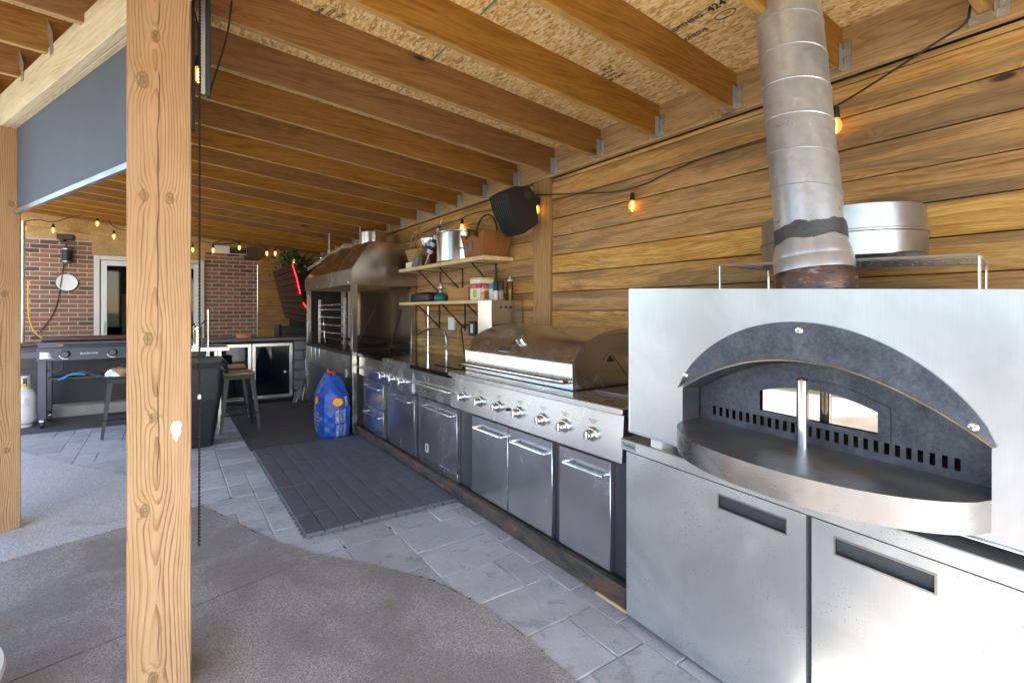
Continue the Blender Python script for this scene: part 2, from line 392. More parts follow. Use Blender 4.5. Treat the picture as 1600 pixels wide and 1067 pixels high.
M['filament'] = emis('lit_filament', (1., .70, .30), 4.5)
M['led'] = emis('red_led', (1., .02, .03), 1.0, (.3, .01, .01))
def glass(name, tint, fac):
    b = NB(name); t = b.t
    tr = b.n('ShaderNodeBsdfTransparent'); tr.inputs[0].default_value = (*tint, 1)
    gl = b.n('ShaderNodeBsdfGlossy'); gl.inputs['Roughness'].default_value = .03
    fr = b.n('ShaderNodeFresnel'); fr.inputs[0].default_value = fac
    mx = b.n('ShaderNodeMixShader'); t.links.new(fr.outputs[0], mx.inputs[0]); t.links.new(tr.outputs[0], mx.inputs[1]); t.links.new(gl.outputs[0], mx.inputs[2])
    t.links.new(mx.outputs[0], t.nodes['Material Output'].inputs[0]); return b.m
M['glass'] = glass('window_glass', (.62, .66, .66), 1.3)
M['darkglass'] = plain('smoked_glass', (.006, .007, .010), .04, var=.1)
M['ovenglass'] = plain('sooty_oven_glass', (.48, .42, .36), .03, 1., var=.4, sc=6)
M['clearplastic'] = glass('clear_bottle', (.80, .74, .66), 1.4)

# ------------------------------------------------------------------ mesh helpers
def B(): return bmesh.new()
def box(bm, x0, x1, y0, y1, z0, z1, bev=0., rot=None, seg=1):
    r = bmesh.ops.create_cube(bm, size=1)
    vs = r['verts']
    sx, sy, sz = x1 - x0, y1 - y0, z1 - z0
    for v in vs: v.co = Vector((v.co.x * sx, v.co.y * sy, v.co.z * sz))
    if bev:
        es = list({e for v in vs for e in v.link_edges})
        rb = bmesh.ops.bevel(bm, geom=es, offset=bev, segments=seg, affect='EDGES', profile=.5)
        vs = list({v for f in rb['faces'] for v in f.verts} | {v for v in vs if v.is_valid})
    c = Vector(((x0 + x1) / 2, (y0 + y1) / 2, (z0 + z1) / 2))
    for v in vs:
        if rot is not None: v.co = rot @ v.co
        v.co += c
    return vs
def cyl(bm, p0, p1, r0, r1=None, n=20):
    p0, p1 = Vector(p0), Vector(p1); r1 = r0 if r1 is None else r1
    d = p1 - p0; L = d.length
    r = bmesh.ops.create_cone(bm, cap_ends=True, cap_tris=False, segments=n, radius1=r0, radius2=max(r1, 1e-5), depth=L)
    q = d.to_track_quat('Z', 'Y').to_matrix()
    for v in r['verts']: v.co = q @ v.co + (p0 + p1) / 2
    return r['verts']
def tube(bm, pts, r, n=8, closed=False):
    pts = [Vector(p) for p in pts]; rings = []; N = len(pts); up = None
    for i, p in enumerate(pts):
        a = pts[i - 1] if (i > 0 or closed) else p; c = pts[(i + 1) % N] if (i < N - 1 or closed) else p
        d = (c - a).normalized()
        if up is None:
            up = Vector((0, 0, 1)) if abs(d.z) < .9 else Vector((1, 0, 0))
        s = d.cross(up).normalized(); up2 = s.cross(d).normalized(); up = up2
        rr = r[i] if isinstance(r, (list, tuple)) else r
        rings.append([bm.verts.new(p + (s * math.cos(2 * math.pi * k / n) + up2 * math.sin(2 * math.pi * k / n)) * rr) for k in range(n)])
    for i in range(N if closed else N - 1):
        A, C2 = rings[i], rings[(i + 1) % N]
        for k in range(n): bm.faces.new((A[k], A[(k + 1) % n], C2[(k + 1) % n], C2[k]))
    if not closed: bm.faces.new(rings[0][::-1]); bm.faces.new(rings[-1])
def arcpts(pts, it=2):
    """round off a polyline (Chaikin)"""
    pts = [Vector(p) for p in pts]
    for _ in range(it):
        q = [pts[0]]
        for a, c in zip(pts, pts[1:]): q += [a.lerp(c, .25), a.lerp(c, .75)]
        pts = q + [pts[-1]]
    return pts
def lathe(bm, prof, c=(0, 0, 0), n=28, M3=None, caps=True):
    c = Vector(c); rings = []
    for r, z in prof:
        ring = []
        for k in range(n):
            a = 2 * math.pi * k / n; v = Vector((r * math.cos(a), r * math.sin(a), z))
            if M3 is not None: v = M3 @ v
            ring.append(bm.verts.new(v + c))
        rings.append(ring)
    for A, C2 in zip(rings, rings[1:]):
        for k in range(n): bm.faces.new((A[k], A[(k + 1) % n], C2[(k + 1) % n], C2[k]))
    if caps:
        if prof[0][0] > 1e-4: bm.faces.new(rings[0][::-1])
        if prof[-1][0] > 1e-4: bm.faces.new(rings[-1])
def prism(bm, pts, d):
    d = Vector(d); a = [bm.verts.new(Vector(p)) for p in pts]; c = [bm.verts.new(Vector(p) + d) for p in pts]
    bm.faces.new(a[::-1]); bm.faces.new(c); n = len(a)
    for i in range(n): bm.faces.new((a[i], a[(i + 1) % n], c[(i + 1) % n], c[i]))
def quad(bm, *pts): bm.faces.new([bm.verts.new(Vector(p)) for p in pts])

def finish(bm, name, mat, base=Vector(), xf=None):
    for v in bm.verts:
        if xf: v.co = xf(v.co)
        v.co -= base
    bmesh.ops.remove_doubles(bm, verts=bm.verts, dist=1e-6)
    bmesh.ops.recalc_face_normals(bm, faces=bm.faces)
    bm.normal_update()
    for f in bm.faces: f.smooth = True
    for e in bm.edges:
        if len(e.link_faces) == 2: e.smooth = e.calc_face_angle(0) < .62
        else: e.smooth = False
    me = bpy.data.meshes.new(name); bm.to_mesh(me); bm.free()
    me.materials.append(M[mat] if isinstance(mat, str) else mat)
    return me
def tag(o, label=None, cat=None, group=None, kind=None):
    for k, v in (('label', label), ('category', cat), ('group', group), ('kind', kind)):
        if v: o[k] = v
    return o
class Thing:
    def __init__(s, name, label, cat, base, group=None, xf=None, kind=None):
        s.base = Vector(base); s.xf = xf
        s.o = bpy.data.objects.new(name, None); COL.objects.link(s.o); s.o.location = s.base
        s.o.empty_display_size = .05
        tag(s.o, label, cat, group, kind)
    def part(s, name, bm, mat, parent=None, label=None, kind=None):
        me = finish(bm, name, mat, s.base, s.xf)
        o = bpy.data.objects.new(name, me); COL.objects.link(o); o.parent = parent or s.o
        return tag(o, label, kind=kind)
    def inst(s, name, me, loc, parent=None, rot=None):
        o = bpy.data.objects.new(name, me); COL.objects.link(o); o.parent = parent or s.o
        o.location = Vector(loc) - s.base
        if rot: o.rotation_euler = rot
        return o
def single(name, label, cat, bm, mat, base, group=None, kind=None, xf=None):
    me = finish(bm, name, mat, Vector(base), xf); o = bpy.data.objects.new(name, me); COL.objects.link(o); o.location = base
    return tag(o, label, cat, group, kind)
def textbm(s, size, org, right, up, ext=.0004, align='LEFT', bend=None, bold=0.):
    cu = bpy.data.curves.new('t', 'FONT'); cu.body = s; cu.size = size; cu.align_x = align; cu.extrude = ext; cu.resolution_u = 2; cu.offset = bold * size
    ob = bpy.data.objects.new('t', cu); COL.objects.link(ob)
    me = bpy.data.meshes.new_from_object(ob)
    bm = bmesh.new(); bm.from_mesh(me)
    bpy.data.objects.remove(ob); bpy.data.curves.remove(cu); bpy.data.meshes.remove(me)
    r, u = Vector(right).normalized(), Vector(up).normalized(); n = r.cross(u)
    for v in bm.verts:
        c = v.co.copy()
        v.co = bend(c.x, c.y, c.z) if bend else Vector(org) + r * c.x + u * c.y + n * c.z
    return bm

# =================================================================== GROUND
def structure(name, bm, mat, base=(0, 0, 0)):
    me = finish(bm, name, mat, Vector(base)); o = bpy.data.objects.new(name, me); COL.objects.link(o); o.location = base
    o['kind'] = 'structure'; return o
bm = B(); quad(bm, (-300, -300, -.12), (300, -300, -.12), (300, 300, -.12), (-300, 300, -.12)); structure('lawn', bm, 'lawn')

CURVE = [(1.215, .2), (1.24, .9), (1.215, 1.364), (1.212, 1.674), (1.158, 2.015), (1.086, 2.265), (.933, 2.521), (.833, 2.671), (.689, 2.855), (.544, 3.101), (.452, 3.324), (.335, 3.66), (.165, 4.113), (-.06, 4.65), (-.287, 5.128), (-.637, 5.681), (-1.126, 6.516), (-1.7, 7.3), (-2.6, 8.3)]
def curve_x(y):
    for (x0, y0), (x1, y1) in zip(CURVE, CURVE[1:]):
        if y0 <= y <= y1: return x0 + (x1 - x0) * (y - y0) / (y1 - y0)
    return CURVE[0][0] if y < .2 else -3
def crv(ya, yb):
    ys = []
    y = ya
    while y < yb: ys.append(y); y += .06
    ys.append(yb)
    return [(curve_x(y) + random.uniform(-.006, .006), y) for y in ys]
patio = bpy.data.objects.new('concrete_patio', None); COL.objects.link(patio); patio['kind'] = 'structure'
def slab(pts, mat):
    bm = B(); top = [bm.verts.new((x, y, .010)) for x, y in pts]; bot = [bm.verts.new((x, y, -.10)) for x, y in pts]
    bm.faces.new(top); n = len(pts)
    for i in range(n): bm.faces.new((top[i], bot[i], bot[(i + 1) % n], top[(i + 1) % n]))
    bmesh.ops.triangulate(bm, faces=[f for f in bm.faces if len(f.verts) > 4])
    o = bpy.data.objects.new('slab', finish(bm, 'slab', mat)); COL.objects.link(o); o.parent = patio
# joints between slabs run roughly square to the wall
def jl(x, which): return 4.045 + .33 * (x - .2) if which == 1 else 2.705 + .29 * (x - .2)
def jpt(which, side):
    # where the joint meets the curved edge
    y = 3.
    for _ in range(40): y = jl(curve_x(y), which)
    return y
y1, y2 = jpt(1, 0), jpt(2, 0); g = .006
slab([(-5, jl(-5, 1) + g)] + [(curve_x(y1), y1 + g)] + crv(y1 + .05, 8.2) + [(-5, 8.2)], 'conc_light')
slab([(-5, jl(-5, 2) + g), (curve_x(y2), y2 + g)] + crv(y2 + .05, y1 - .06) + [(curve_x(y1), y1 - g), (-5, jl(-5, 1) - g)], 'conc_dark')
slab([(-5, -6), (1.215, -6)] + crv(.2, y2 - .06) + [(curve_x(y2), y2 - g), (-5, jl(-5, 2) - g)], 'conc_dark')

re_ = random.Random(4); bm = B(); yv = .9
while yv < 7.2:
    r_ = re_.uniform(.0015, .0055); xv = curve_x(yv) + re_.uniform(-.001, .009)
    bmesh.ops.create_icosphere(bm, subdivisions=1, radius=r_, matrix=Matrix.Translation((xv, yv, re_.uniform(0, .005)))); yv += re_.uniform(.003, .02) + (.06 if re_.random() < .06 else 0)
o = bpy.data.objects.new('edge_grit', finish(bm, 'edge_grit', 'grit')); COL.objects.link(o); o.parent = patio; o['kind'] = 'stuff'
for w_ in (1, 2):
    bm = B(); quad(bm, (-5, jl(-5, w_) - .02, -.003), (1.2, jl(1.2, w_) - .02, -.003), (1.2, jl(1.2, w_) + .02, -.003), (-5, jl(-5, w_) + .02, -.003))
    o = bpy.data.objects.new('joint', finish(bm, 'joint', 'wallback')); COL.objects.link(o); o.parent = patio
bm = B(); quad(bm, (-5, -6, -.006), (2.6, -6, -.006), (2.6, 11.5, -.006), (-5, 11.5, -.006)); structure('joint_bedding', bm, 'bedding')
paving = bpy.data.objects.new('paving', None); COL.objects.link(paving); paving['kind'] = 'structure'
U = .152
X0, Y0 = -1.9, .9
nx, ny = int((1.69 - X0) / U) + 1, int((7.45 - Y0) / U)
occ = [[False] * ny for _ in range(nx)]
cache = {}
def paver_mesh(a, c):
    k = (a, c)
    if k not in cache:
        bm = B(); box(bm, .0035, a * U - .0035, .0035, c * U - .0035, -.05, 0, .004); cache[k] = finish(bm, 'paver', 'paver')
    return cache[k]
rp = random.Random(5)
for j in range(ny):
    for i in range(nx):
        if occ[i][j]: continue
        opts = [(2, 3), (3, 2), (2, 2), (3, 3), (2, 2), (1, 2), (2, 1), (1, 1)]
        if rp.random() < .8: opts = rp.sample(opts[:5], 5) + rp.sample(opts[5:7], 2) + [(1, 1)]
        else: opts = rp.sample(opts[5:7], 2) + [(1, 1)]
        for a, c in opts:
            if i + a <= nx and j + c <= ny and not any(occ[p][q] for p in range(i, i + a) for q in range(j, j + c)): break
        for p in range(i, i + a):
            for q in range(j, j + c): occ[p][q] = True
        x, y = X0 + i * U, Y0 + j * U
        if x + a * U < curve_x(min(y + c * U, 8)) - .01: continue      # wholly under the slab
        if y > 5.34 and x > .66: continue                               # under the dark floor
        if x > .70 and x + a * U < 1.66 and y > 3.15 and y + c * U < 5.3: continue   # under the deck mat
        o = bpy.data.objects.new('paver', paver_mesh(a, c)); COL.objects.link(o); o.parent = paving
        o.location = (x, y, rp.uniform(-.0015, .0015)); o.rotation_euler = (rp.uniform(-.003, .003), rp.uniform(-.003, .003), 0)
bm = B(); box(bm, .655, 2.45, 5.335, 10, -.05, .004); box(bm, -5, .655, 7.45, 10, -.05, .004); structure('dark_floor', bm, 'darkfloor')

# =================================================================== TIMBER WALL
wall = Thing('timber_wall', 'long timber wall of horizontal knotty pine boards behind the cooking line', 'wall', (2.42, 0, 0))
bm = B(); box(bm, 2.447, 2.47, -2.19, 10, 0, 2.60); wall.part('backing', bm, 'wallback')
rw = random.Random(3)
z = 2.184 - .139 * 16
zs = []
while z < 2.36: zs.append(z); z += .139
for z in zs:
    zt = min(z + .139, 2.352)
    for ya, yb in ((-2.19, 2.945), (3.165, 9.97)):
        cuts = [ya, -.9, yb]
        if ya > 3: cuts = [ya, 6.3 + rw.uniform(-.3, .3), yb]
        for a, c in zip(cuts, cuts[1:]):
            bm = B(); gz = rw.uniform(.003, .006); xo = rw.uniform(0, .006)
            box(bm, 2.412 + xo, 2.446, a + .001, c - .001, max(z, .01) + gz / 2, zt - gz / 2, .003)
            wall.part('board', bm, 'wall')
bm = B(); box(bm, 2.395, 2.446, 2.95, 3.16, .01, 2.36, .005); wall.part('upright', bm, 'wallpost')

# far timber wall between the house corner and the long wall
fw = Thing('board_screen', 'short dark pine board screen at the far end beside the brick house corner', 'wall', (1.9, 10, 0))
bm = B(); box(bm, 1.35, 2.44, 10.03, 10.05, 0, 2.45); fw.part('backing', bm, 'wallback')
for i in range(17):
    bm = B(); box(bm, 1.345, 2.40, 10.0, 10.03, .02 + i * .142, .02 + i * .142 + .138, .003); fw.part('board', bm, 'farwood')

# =================================================================== ROOF
SL = .091
def zr(x): return SL * (2.45 - x)
XL = -2.1
roof = Thing('patio_roof', 'open timber patio roof of brown joists under pale strand board', 'roof', (0, 4, 2.4))
JB, JT = 2.36, 2.545
jx = [XL, 2.372]
def joist_bm(y, t=.019):
    bm = B()
    prism(bm, [(jx[0], y - t, JB + zr(jx[0])), (jx[1], y - t, JB + zr(jx[1])), (jx[1], y - t, JT + zr(jx[1])), (jx[0], y - t, JT + zr(jx[0]))], (0, 2 * t, 0))
    bmesh.ops.bevel(bm, geom=list(bm.edges), offset=.003, segments=1, affect='EDGES'); return bm
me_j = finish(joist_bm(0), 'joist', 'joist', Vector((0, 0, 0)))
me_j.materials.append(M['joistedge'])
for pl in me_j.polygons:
    if pl.normal.z < -.9: pl.material_index = 1  # down-facing faces take the colour with painted bounce light
bm = B()   # hanger: seat, two side plates, two wing flanges with a notched edge
t = .0215
box(bm, 2.30, 2.3715, -t, t, JB + zr(2.33) - .006, JB + zr(2.33) - .0025)
for s in (-1, 1):
    box(bm, 2.33, 2.3715, s * t - .001, s * t + .001, JB + zr(2.33) - .006, JB + .12)
    for k in range(4):
        box(bm, 2.368, 2.3715, s * (t + .016) - .016, s * (t + .016) + .016 - (.006 if k % 2 else 0), JB + .008 + k * .03, JB + .0365 + k * .03)
    for k in range(3): cyl(bm, (2.3685, s * (t + .016), JB + .025 + k * .035), (2.364, s * (t + .016), JB + .025 + k * .035), .0045, n=8)
me_h = finish(bm, 'hanger', 'zinc')
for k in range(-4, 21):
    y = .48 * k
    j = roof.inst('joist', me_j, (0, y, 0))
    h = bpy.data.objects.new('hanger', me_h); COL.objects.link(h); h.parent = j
bm = B(); box(bm, 2.372, 2.411, -2.19, 9.95, 2.355, 2.57, .003); roof.part('ledger', bm, 'ledger')
bm = B()
prism(bm, [(XL - .04, -2.195, JB + zr(XL)), (2.45, -2.195, JB), (2.45, -2.195, JT + .01), (XL - .04, -2.195, JT + .01 + zr(XL))], (0, -.04, 0)); roof.part('fascia', bm, 'joist')
bm = B()
prism(bm, [(XL, 9.86, JB + zr(XL) - .16), (2.37, 9.86, JB - .16), (2.37, 9.86, JT), (XL, 9.86, JT + zr(XL))], (0, .038, 0)); roof.part('header', bm, 'ledger')
for i, (ya, yb) in enumerate([(-2.21, -.72), (-.72, 1.68), (1.68, 4.08), (4.08, 6.48), (6.48, 8.88), (8.88, 10.)]):
    for xa, xb in ((-2.14, -1.3), (-1.3, -.08), (-.08, 1.14), (1.14, 2.36), (2.36, 2.47)):
        bm = B(); gx = .0012
        prism(bm, [(xa + gx, ya + gx, JT + zr(xa)), (xb - gx, ya + gx, JT + zr(xb)), (xb - gx, ya + gx, JT + .013 + zr(xb)), (xa + gx, ya + gx, JT + .013 + zr(xa))], (0, yb - ya - 2 * gx, 0))
        roof.part('sheathing_panel', bm, 'osb')
bm = B(); box(bm, -2.16, 2.5, -2.25, 10, 0, .012)
for v in bm.verts: v.co.z += JT + .014 + zr(v.co.x)
roof.part('roof_covering', bm, 'charcoal')
# chalk line and stamps on the sheathing, read from below
def dk(x): return JT + zr(x) - .0012
bm = B()
for k in range(2, 9):
    for x in (1.146,):
        quad(bm, (x - .004, .48 * k + .02, dk(x)), (x + .004, .48 * k + .02, dk(x)), (x + .004, .48 * k + .46, dk(x)), (x - .004, .48 * k + .46, dk(x)))
roof.part('chalk_line', bm, 'tealchalk')
def stamp(s, size, x, y, rgt=(0, -1, 0), up=(-1, 0, .091)):
    bm = textbm(s, size, (x, y, dk(x) - .0006), rgt, up, ext=.0002, bold=.028); roof.part('stamp', bm, 'ink')
stamp('SHEATHING', .034, 1.868, 1.452); stamp('424', .052, 1.868, 1.238)
stamp('ADHESIVE', .030, 1.962, 1.44)
bm = B(); tube(bm, [(1.925 + .022 * math.sin(a), 1.205 - .045 * math.cos(a), dk(1.925 + .022 * math.sin(a))) for a in [2 * math.pi * k / 24 for k in range(24)]], .0022, 4, True); roof.part('stamp', bm, 'ink')
stamp('78 24', .028, 1.872, 1.86); stamp('SIZED FOR', .024, 1.905, 1.93); stamp('SPACING', .024, 1.935, 1.92); stamp('TER CAN', .030, 1.972, 1.925)
stamp('SHEATHING', .024, .575, 2.385, (.25, -1, 0)); stamp('SIZED', .026, .615, 2.375, (.25, -1, 0)); stamp('78/24', .026, .66, 2.365, (.25, -1, 0))

# beam and posts
BD = Vector((-.387, 1, 0)).normalized(); BN = Vector((1, .387, 0)).normalized()
def beam_x(y): return -.105 - .387 * (y - 2.53)
BA = math.atan(.387)
beam = Thing('roof_beam', 'pale doubled timber beam carrying the roof above the grey blind', 'beam', (0, 0, 0))
for k_ in (0, 1):
    bm = B(); box(bm, -.0605 + k_ * .0415, -.0205 + k_ * .0415, -5.2, 1.55, 0, .192, .003); beam.part('ply', bm, 'beam')
for y in (3.36, 3.84, 4.32):
    bm = B(); yl = (y - 3.2) / math.cos(BA)
    prism(bm, [(-.0625, yl - .075, .14), (-.0625, yl - .075, .235), (-.0625, yl + .03, .36), (-.0625, yl + .06, .34), (-.0625, yl - .03, .20), (-.0625, yl - .03, .14)], (-.0016, .0, 0))
    beam.part('hurricane_tie', bm, 'zinc')
beam.o.location = (beam_x(3.2), 3.2, 2.462); beam.o.rotation_euler = (0, 0, BA)

kn = [(-.048, 2.141, 1.25), (-.010, 2.30, .9), (-.044, 1.745, .9), (.028, 1.743, .9), (-.032, 1.25, .95), (-.020, .979, .8), (-.041, .662, 1.), (-.02, .073, 1.1)]
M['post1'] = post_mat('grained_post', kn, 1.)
M['post2'] = post_mat('weathered_post', [(.02, 1.45, 1.), (.03, .5, .9), (.05, 2.0, .8)], 2.7)
def post(name, label, x0, x1, y0, y1, ztop, mat, rot=0):
    c = Vector(((x0 + x1) / 2, (y0 + y1) / 2, 0)); bm = B()
    box(bm, -(x1 - x0) / 2, (x1 - x0) / 2, -(y1 - y0) / 2, (y1 - y0) / 2, 0.008, ztop, .004)
    o = single(name, label, 'post', bm, mat, (0, 0, 0)); o.location = c; o.rotation_euler = (0, 0, rot); return o
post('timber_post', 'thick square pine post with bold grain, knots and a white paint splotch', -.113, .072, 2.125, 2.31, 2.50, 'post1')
post('weathered_timber_post', 'greyer weathered square post with long cracks beside the grey blind', -.953, -.768, 4.21, 4.395, 2.465, 'post2', BA)
bm = B()
pts = [(.010, .026), (.013, .040), (.020, .047), (.027, .046), (.034, .049), (.041, .040), (.043, .029), (.040, .020), (.042, .008), (.037, -.004), (.033, -.009), (.031, -.020), (.026, -.026), (.022, -.016), (.017, -.009), (.016, .003), (.011, .012)]
prism(bm, [(x, 2.1235, .91 + z) for x, z in pts], (0, .0025, 0))
single('paint_splotch', 'small white paint splotch stuck on the grained post', 'paint', bm, 'white', (.026, 2.125, .88))

# blind in the next bay, under the beam
bl = Thing('roller_blind', 'slate grey fabric roller blind half lowered under the pale beam', 'blind', (beam_x(3.4), 3.4, 1.95))
def bp(y, z, o=0): return Vector((beam_x(y), y, z)) + BN * o
bm = B(); prism(bm, [bp(2.34, 1.965, .006), bp(4.22, 1.965, .006), bp(4.22, 2.463, .006), bp(2.34, 2.463, .006)], BN * .003); bl.part('fabric', bm, 'blind')
bm = B(); prism(bm, [bp(2.33, 1.94, -.002), bp(4.23, 1.94, -.002), bp(4.23, 1.966, -.002), bp(2.33, 1.966, -.002)], BN * .018); bl.part('bottom_bar', bm, 'steel_worn')
# folded-up blind of the nearest bay, hanging by the grained post
rb = Thing('blind_bracket', 'dark blind edge profile with aluminium face hanging beside the grained post', 'bracket', (.10, 2.20, 2.1))
bm = B(); box(bm, .0735, .0875, 2.235, 2.26, 2.034, 2.60, .003); rb.part('side_profile', bm, 'bronze')
bm = B(); box(bm, .103, .119, 2.19, 2.20, 2.16, 2.60, .002); rb.part('face_strip', bm, 'alu')
bm = B(); box(bm, .119, .136, 2.19, 2.215, 2.155, 2.60, .003); rb.part('face_profile', bm, 'bronze')
bm = B()
tube(bm, [(.10, 2.185, 2.6), (.100, 2.185, 1.5), (.098, 2.19, .62), (.097, 2.195, .47)], .0026, 5)
zz = 2.58
while zz > .47:
    bmesh.ops.create_icosphere(bm, subdivisions=1, radius=.0052, matrix=Matrix.Translation((.0985 + .0015 * (zz / 2.5), 2.187, zz))); zz -= .0125
ch = single('bead_chain', 'black beaded pull chain hanging down the edge of the grained post', 'chain', bm, 'black', (.1, 2.187, .47))
bm = B(); lathe(bm, [(.002, -.01), (.006, -.007), (.007, .0), (.006, .007), (.002, .01)], (.0985, 2.187, 1.028), 10)
o = bpy.data.objects.new('stopper', finish(bm, 'stopper', 'white', Vector((.1, 2.187, .47)))); COL.objects.link(o); o.parent = ch
bm = B(); tube(bm, arcpts([(.215, 2.3, 2.60), (.200, 2.29, 2.45), (.150, 2.26, 2.25), (.132, 2.25, 2.17)]), .004, 6)
rb.part('cord', bm, 'black')

# =================================================================== STRING LIGHTS
def bulb(th, p, s=1., parent=None, tilt=None):
    p = Vector(p)
    bm = B(); lathe(bm, [(.010 * s, .042 * s), (.013 * s, .038 * s), (.0165 * s, .0), (.0165 * s, -.006 * s)], p, 12)
    so_ = th.part('socket', bm, 'black')
    bm = B(); lathe(bm, [(.013 * s, -.006 * s), (.019 * s, -.020 * s), (.0235 * s, -.040 * s), (.021 * s, -.056 * s), (.012 * s, -.067 * s), (.001, -.071 * s)], p, 14)
    g_ = th.part('bulb', bm, 'bulb', so_)
    bm = B(); lathe(bm, [(.002 * s, -.012 * s), (.0062 * s, -.02 * s), (.0062 * s, -.058 * s), (.002 * s, -.07 * s), (.0015 * s, -.0735 * s)], p, 8)
    th.part('filament', bm, 'filament', so_)
st = Thing('string_light', 'black cable of glowing filament bulbs strung along the timber wall', 'string light', (2.39, 2.2, 2.2))
P1 = [onX(838, 305, 2.38), onX(905, 303, 2.385), onX(987, 299, 2.39), onX(1060, 262, 2.39), onX(1130, 236, 2.385), onX(1215, 212, 2.38), onX(1306, 168, 2.36), onX(1400, 108, 2.33), onX(1470, 62, 2.31), onX(1512, 37, 2.30), onX(1516, 12, 2.30), onX(1522, -30, 2.28)]
bm = B(); tube(bm, arcpts(P1, 2), .0042, 6); st.part('cable', bm, 'black')
P2 = [onX(836, 300, 2.37), onX(800, 320, 2.38), onX(770, 328, 2.385), onX(735, 334, 2.385), onX(722, 342, 2.385), onX(690, 352, 2.385), onX(655, 366, 2.39), onX(640, 378, 2.39)]
bm = B(); tube(bm, arcpts(P2, 2), .0042, 6); st.part('cable', bm, 'black')
for u, v, x in ((988, 303, 2.385), (1306, 172, 2.35), (722, 342, 2.38), (839, 312, 2.34)):
    bulb(st, onX(u, v + 4, x) - Vector((0, 0, .02)), 1.0)
far = Thing('string_light', 'black cable of glowing filament bulbs sagging under the far joists by the brick house', 'string light', (0, 9.3, 2.4))
FB = [(38, 352), (83, 355), (152, 345), (178, 365), (301, 386), (333, 387), (374, 383), (417, 392), (430, 392), (459, 405)]
pts = []
for i, (u, v) in enumerate(FB):
    p = onY(u, v, 9.3); pts.append(p + Vector((0, 0, .05)))
    if i < len(FB) - 1:
        q = onY(*FB[i + 1], 9.3); m_ = (p + q) / 2; m_.z = max(p.z, q.z) + (.10 if i not in (1, 3) else .06); pts.append(m_)
bm = B(); tube(bm, arcpts(pts, 2), .006, 5); far.part('cable', bm, 'black')
for u, v in FB: bulb(far, onY(u, v, 9.3), 1.1)
nb = Thing('string_light', 'single glowing bulb on a cord hanging beside the grained post top', 'string light', (.30, 2.75, 2.3))
p = onY(310, 104, 2.75); bm = B(); tube(bm, [p + Vector((0, 0, .03)), p + Vector((.0, 0, .16)), p + Vector((-.02, 0, .30))], .004, 6); nb.part('cable', bm, 'black'); bulb(nb, p, 1.05)

# =================================================================== COOKING LINE: base rail
bm = B(); box(bm, 1.69, 1.735, 1.54, 3.12, 0, .10, .006); box(bm, 1.687, 1.732, 3.125, 5.42, 0, .095, .006)
single('base_rail', 'rusty steel base rail running under the stainless cabinets', 'rail', bm, 'rail', (1.71, 3.4, 0))
bm = B(); box(bm, 1.676, 1.6895, 1.53, 1.72, 0.001, .012, .002)
single('wood_shim', 'thin raw wood strip wedged on the pavers under the rusty rail', 'shim', bm, 'shelf', (1.675, 1.8, 0))

def handle(th, par, y0, y1, z, x=1.715, out=.038, r=.0085, name='handle', mat='chrome'):
    bm = B(); pts = arcpts([(x, y0 + .012, z), (x - out, y0 + .006, z), (x - out, y0 + .03, z), (x - out, y1 - .03, z), (x - out, y1 - .006, z), (x, y1 - .012, z)], 2)
    tube(bm, pts, r, 10); return th.part(name, bm, mat, par)
def knob(th, par, y, z, r=.024, x=1.70):
    bm = B(); lathe(bm, [(r * 1.42, 0), (r * 1.45, .004), (r * 1.25, .010), (r * 1.02, .012)], (x, y, z), 22, Matrix.Rotation(R(-90), 3, 'Y')); bz = th.part('bezel', bm, 'chrome', par)
    bm = B(); lathe(bm, [(r * .98, .010), (r, .018), (r * .93, .042), (r * .80, .046), (.002, .0465)], (x, y, z), 22, Matrix.Rotation(R(-90), 3, 'Y'))
    vs = box(bm, x - .052, x - .044, y - .004, y + .004, z - r * .85, z + r * .85, .001)
    return th.part('knob', bm, 'chrome', par)

# ---- gas grill cart
gc = Thing('gas_grill', 'wide stainless gas grill with domed lid, seven knobs and three doors', 'grill', (2.0, 2.4, .1))
bm = B(); box(bm, 1.752, 2.39, 1.575, 3.15, .10, .655, .003); gc.part('cabinet', bm, 'charcoal')
for ya, yb in ((1.667, 2.041), (2.101, 2.523), (2.531, 2.965)):
    bm = B(); box(bm, 1.722, 1.751, ya, yb, .112, .632, .003); d = gc.part('door', bm, 'steel_z')
    handle(gc, d, ya + .02, yb - .06, .565, 1.723)
bm = B(); prism(bm, [(1.702, 1.576, .652), (1.76, 1.576, .652), (1.76, 1.576, .868), (1.716, 1.576, .868)], (0, 1.665, 0)); pn = gc.part('control_panel', bm, 'steel')
for y in (3.055, 2.83, 2.612, 2.391, 2.165, 1.981, 1.772): knob(gc, pn, y, .747, .025, 1.708)
bm = B(); cyl(bm, (1.712, 2.50, .748), (1.692, 2.50, .748), .010, n=14); gc.part('igniter', bm, 'black', pn)
bm = B()
for y in (3.055, 2.83, 2.612, 2.391, 2.165, 1.981, 1.772):
    for k, wd in enumerate((.06, .045, .03)):
        zc = .815 - k * .0075; xs = 1.7165 - .0006 - (.868 - zc) * .0648
        quad(bm, (xs - .0006, y - wd / 2, zc - .001), (xs - .0006, y + wd / 2, zc - .001), (xs - .0006, y + wd / 2, zc + .001), (xs - .0006, y - wd / 2, zc + .001))
gc.part('printed_marks', bm, 'ink', pn)
bm = B(); box(bm, 1.700, 2.40, 1.572, 3.275, .869, .902, .004); tp = gc.part('top_shelf', bm, 'steel')
bm = B(); box(bm, 1.705, 1.735, 1.5695, 1.5715, .874, .898); box(bm, 1.745, 1.775, 1.5695, 1.5715, .874, .898); gc.part('end_slot', bm, 'soot', tp)
bm = B(); box(bm, 1.95, 2.33, 1.66, 2.0, .903, .912, .003); gc.part('burner_lid', bm, 'steel_worn', tp)
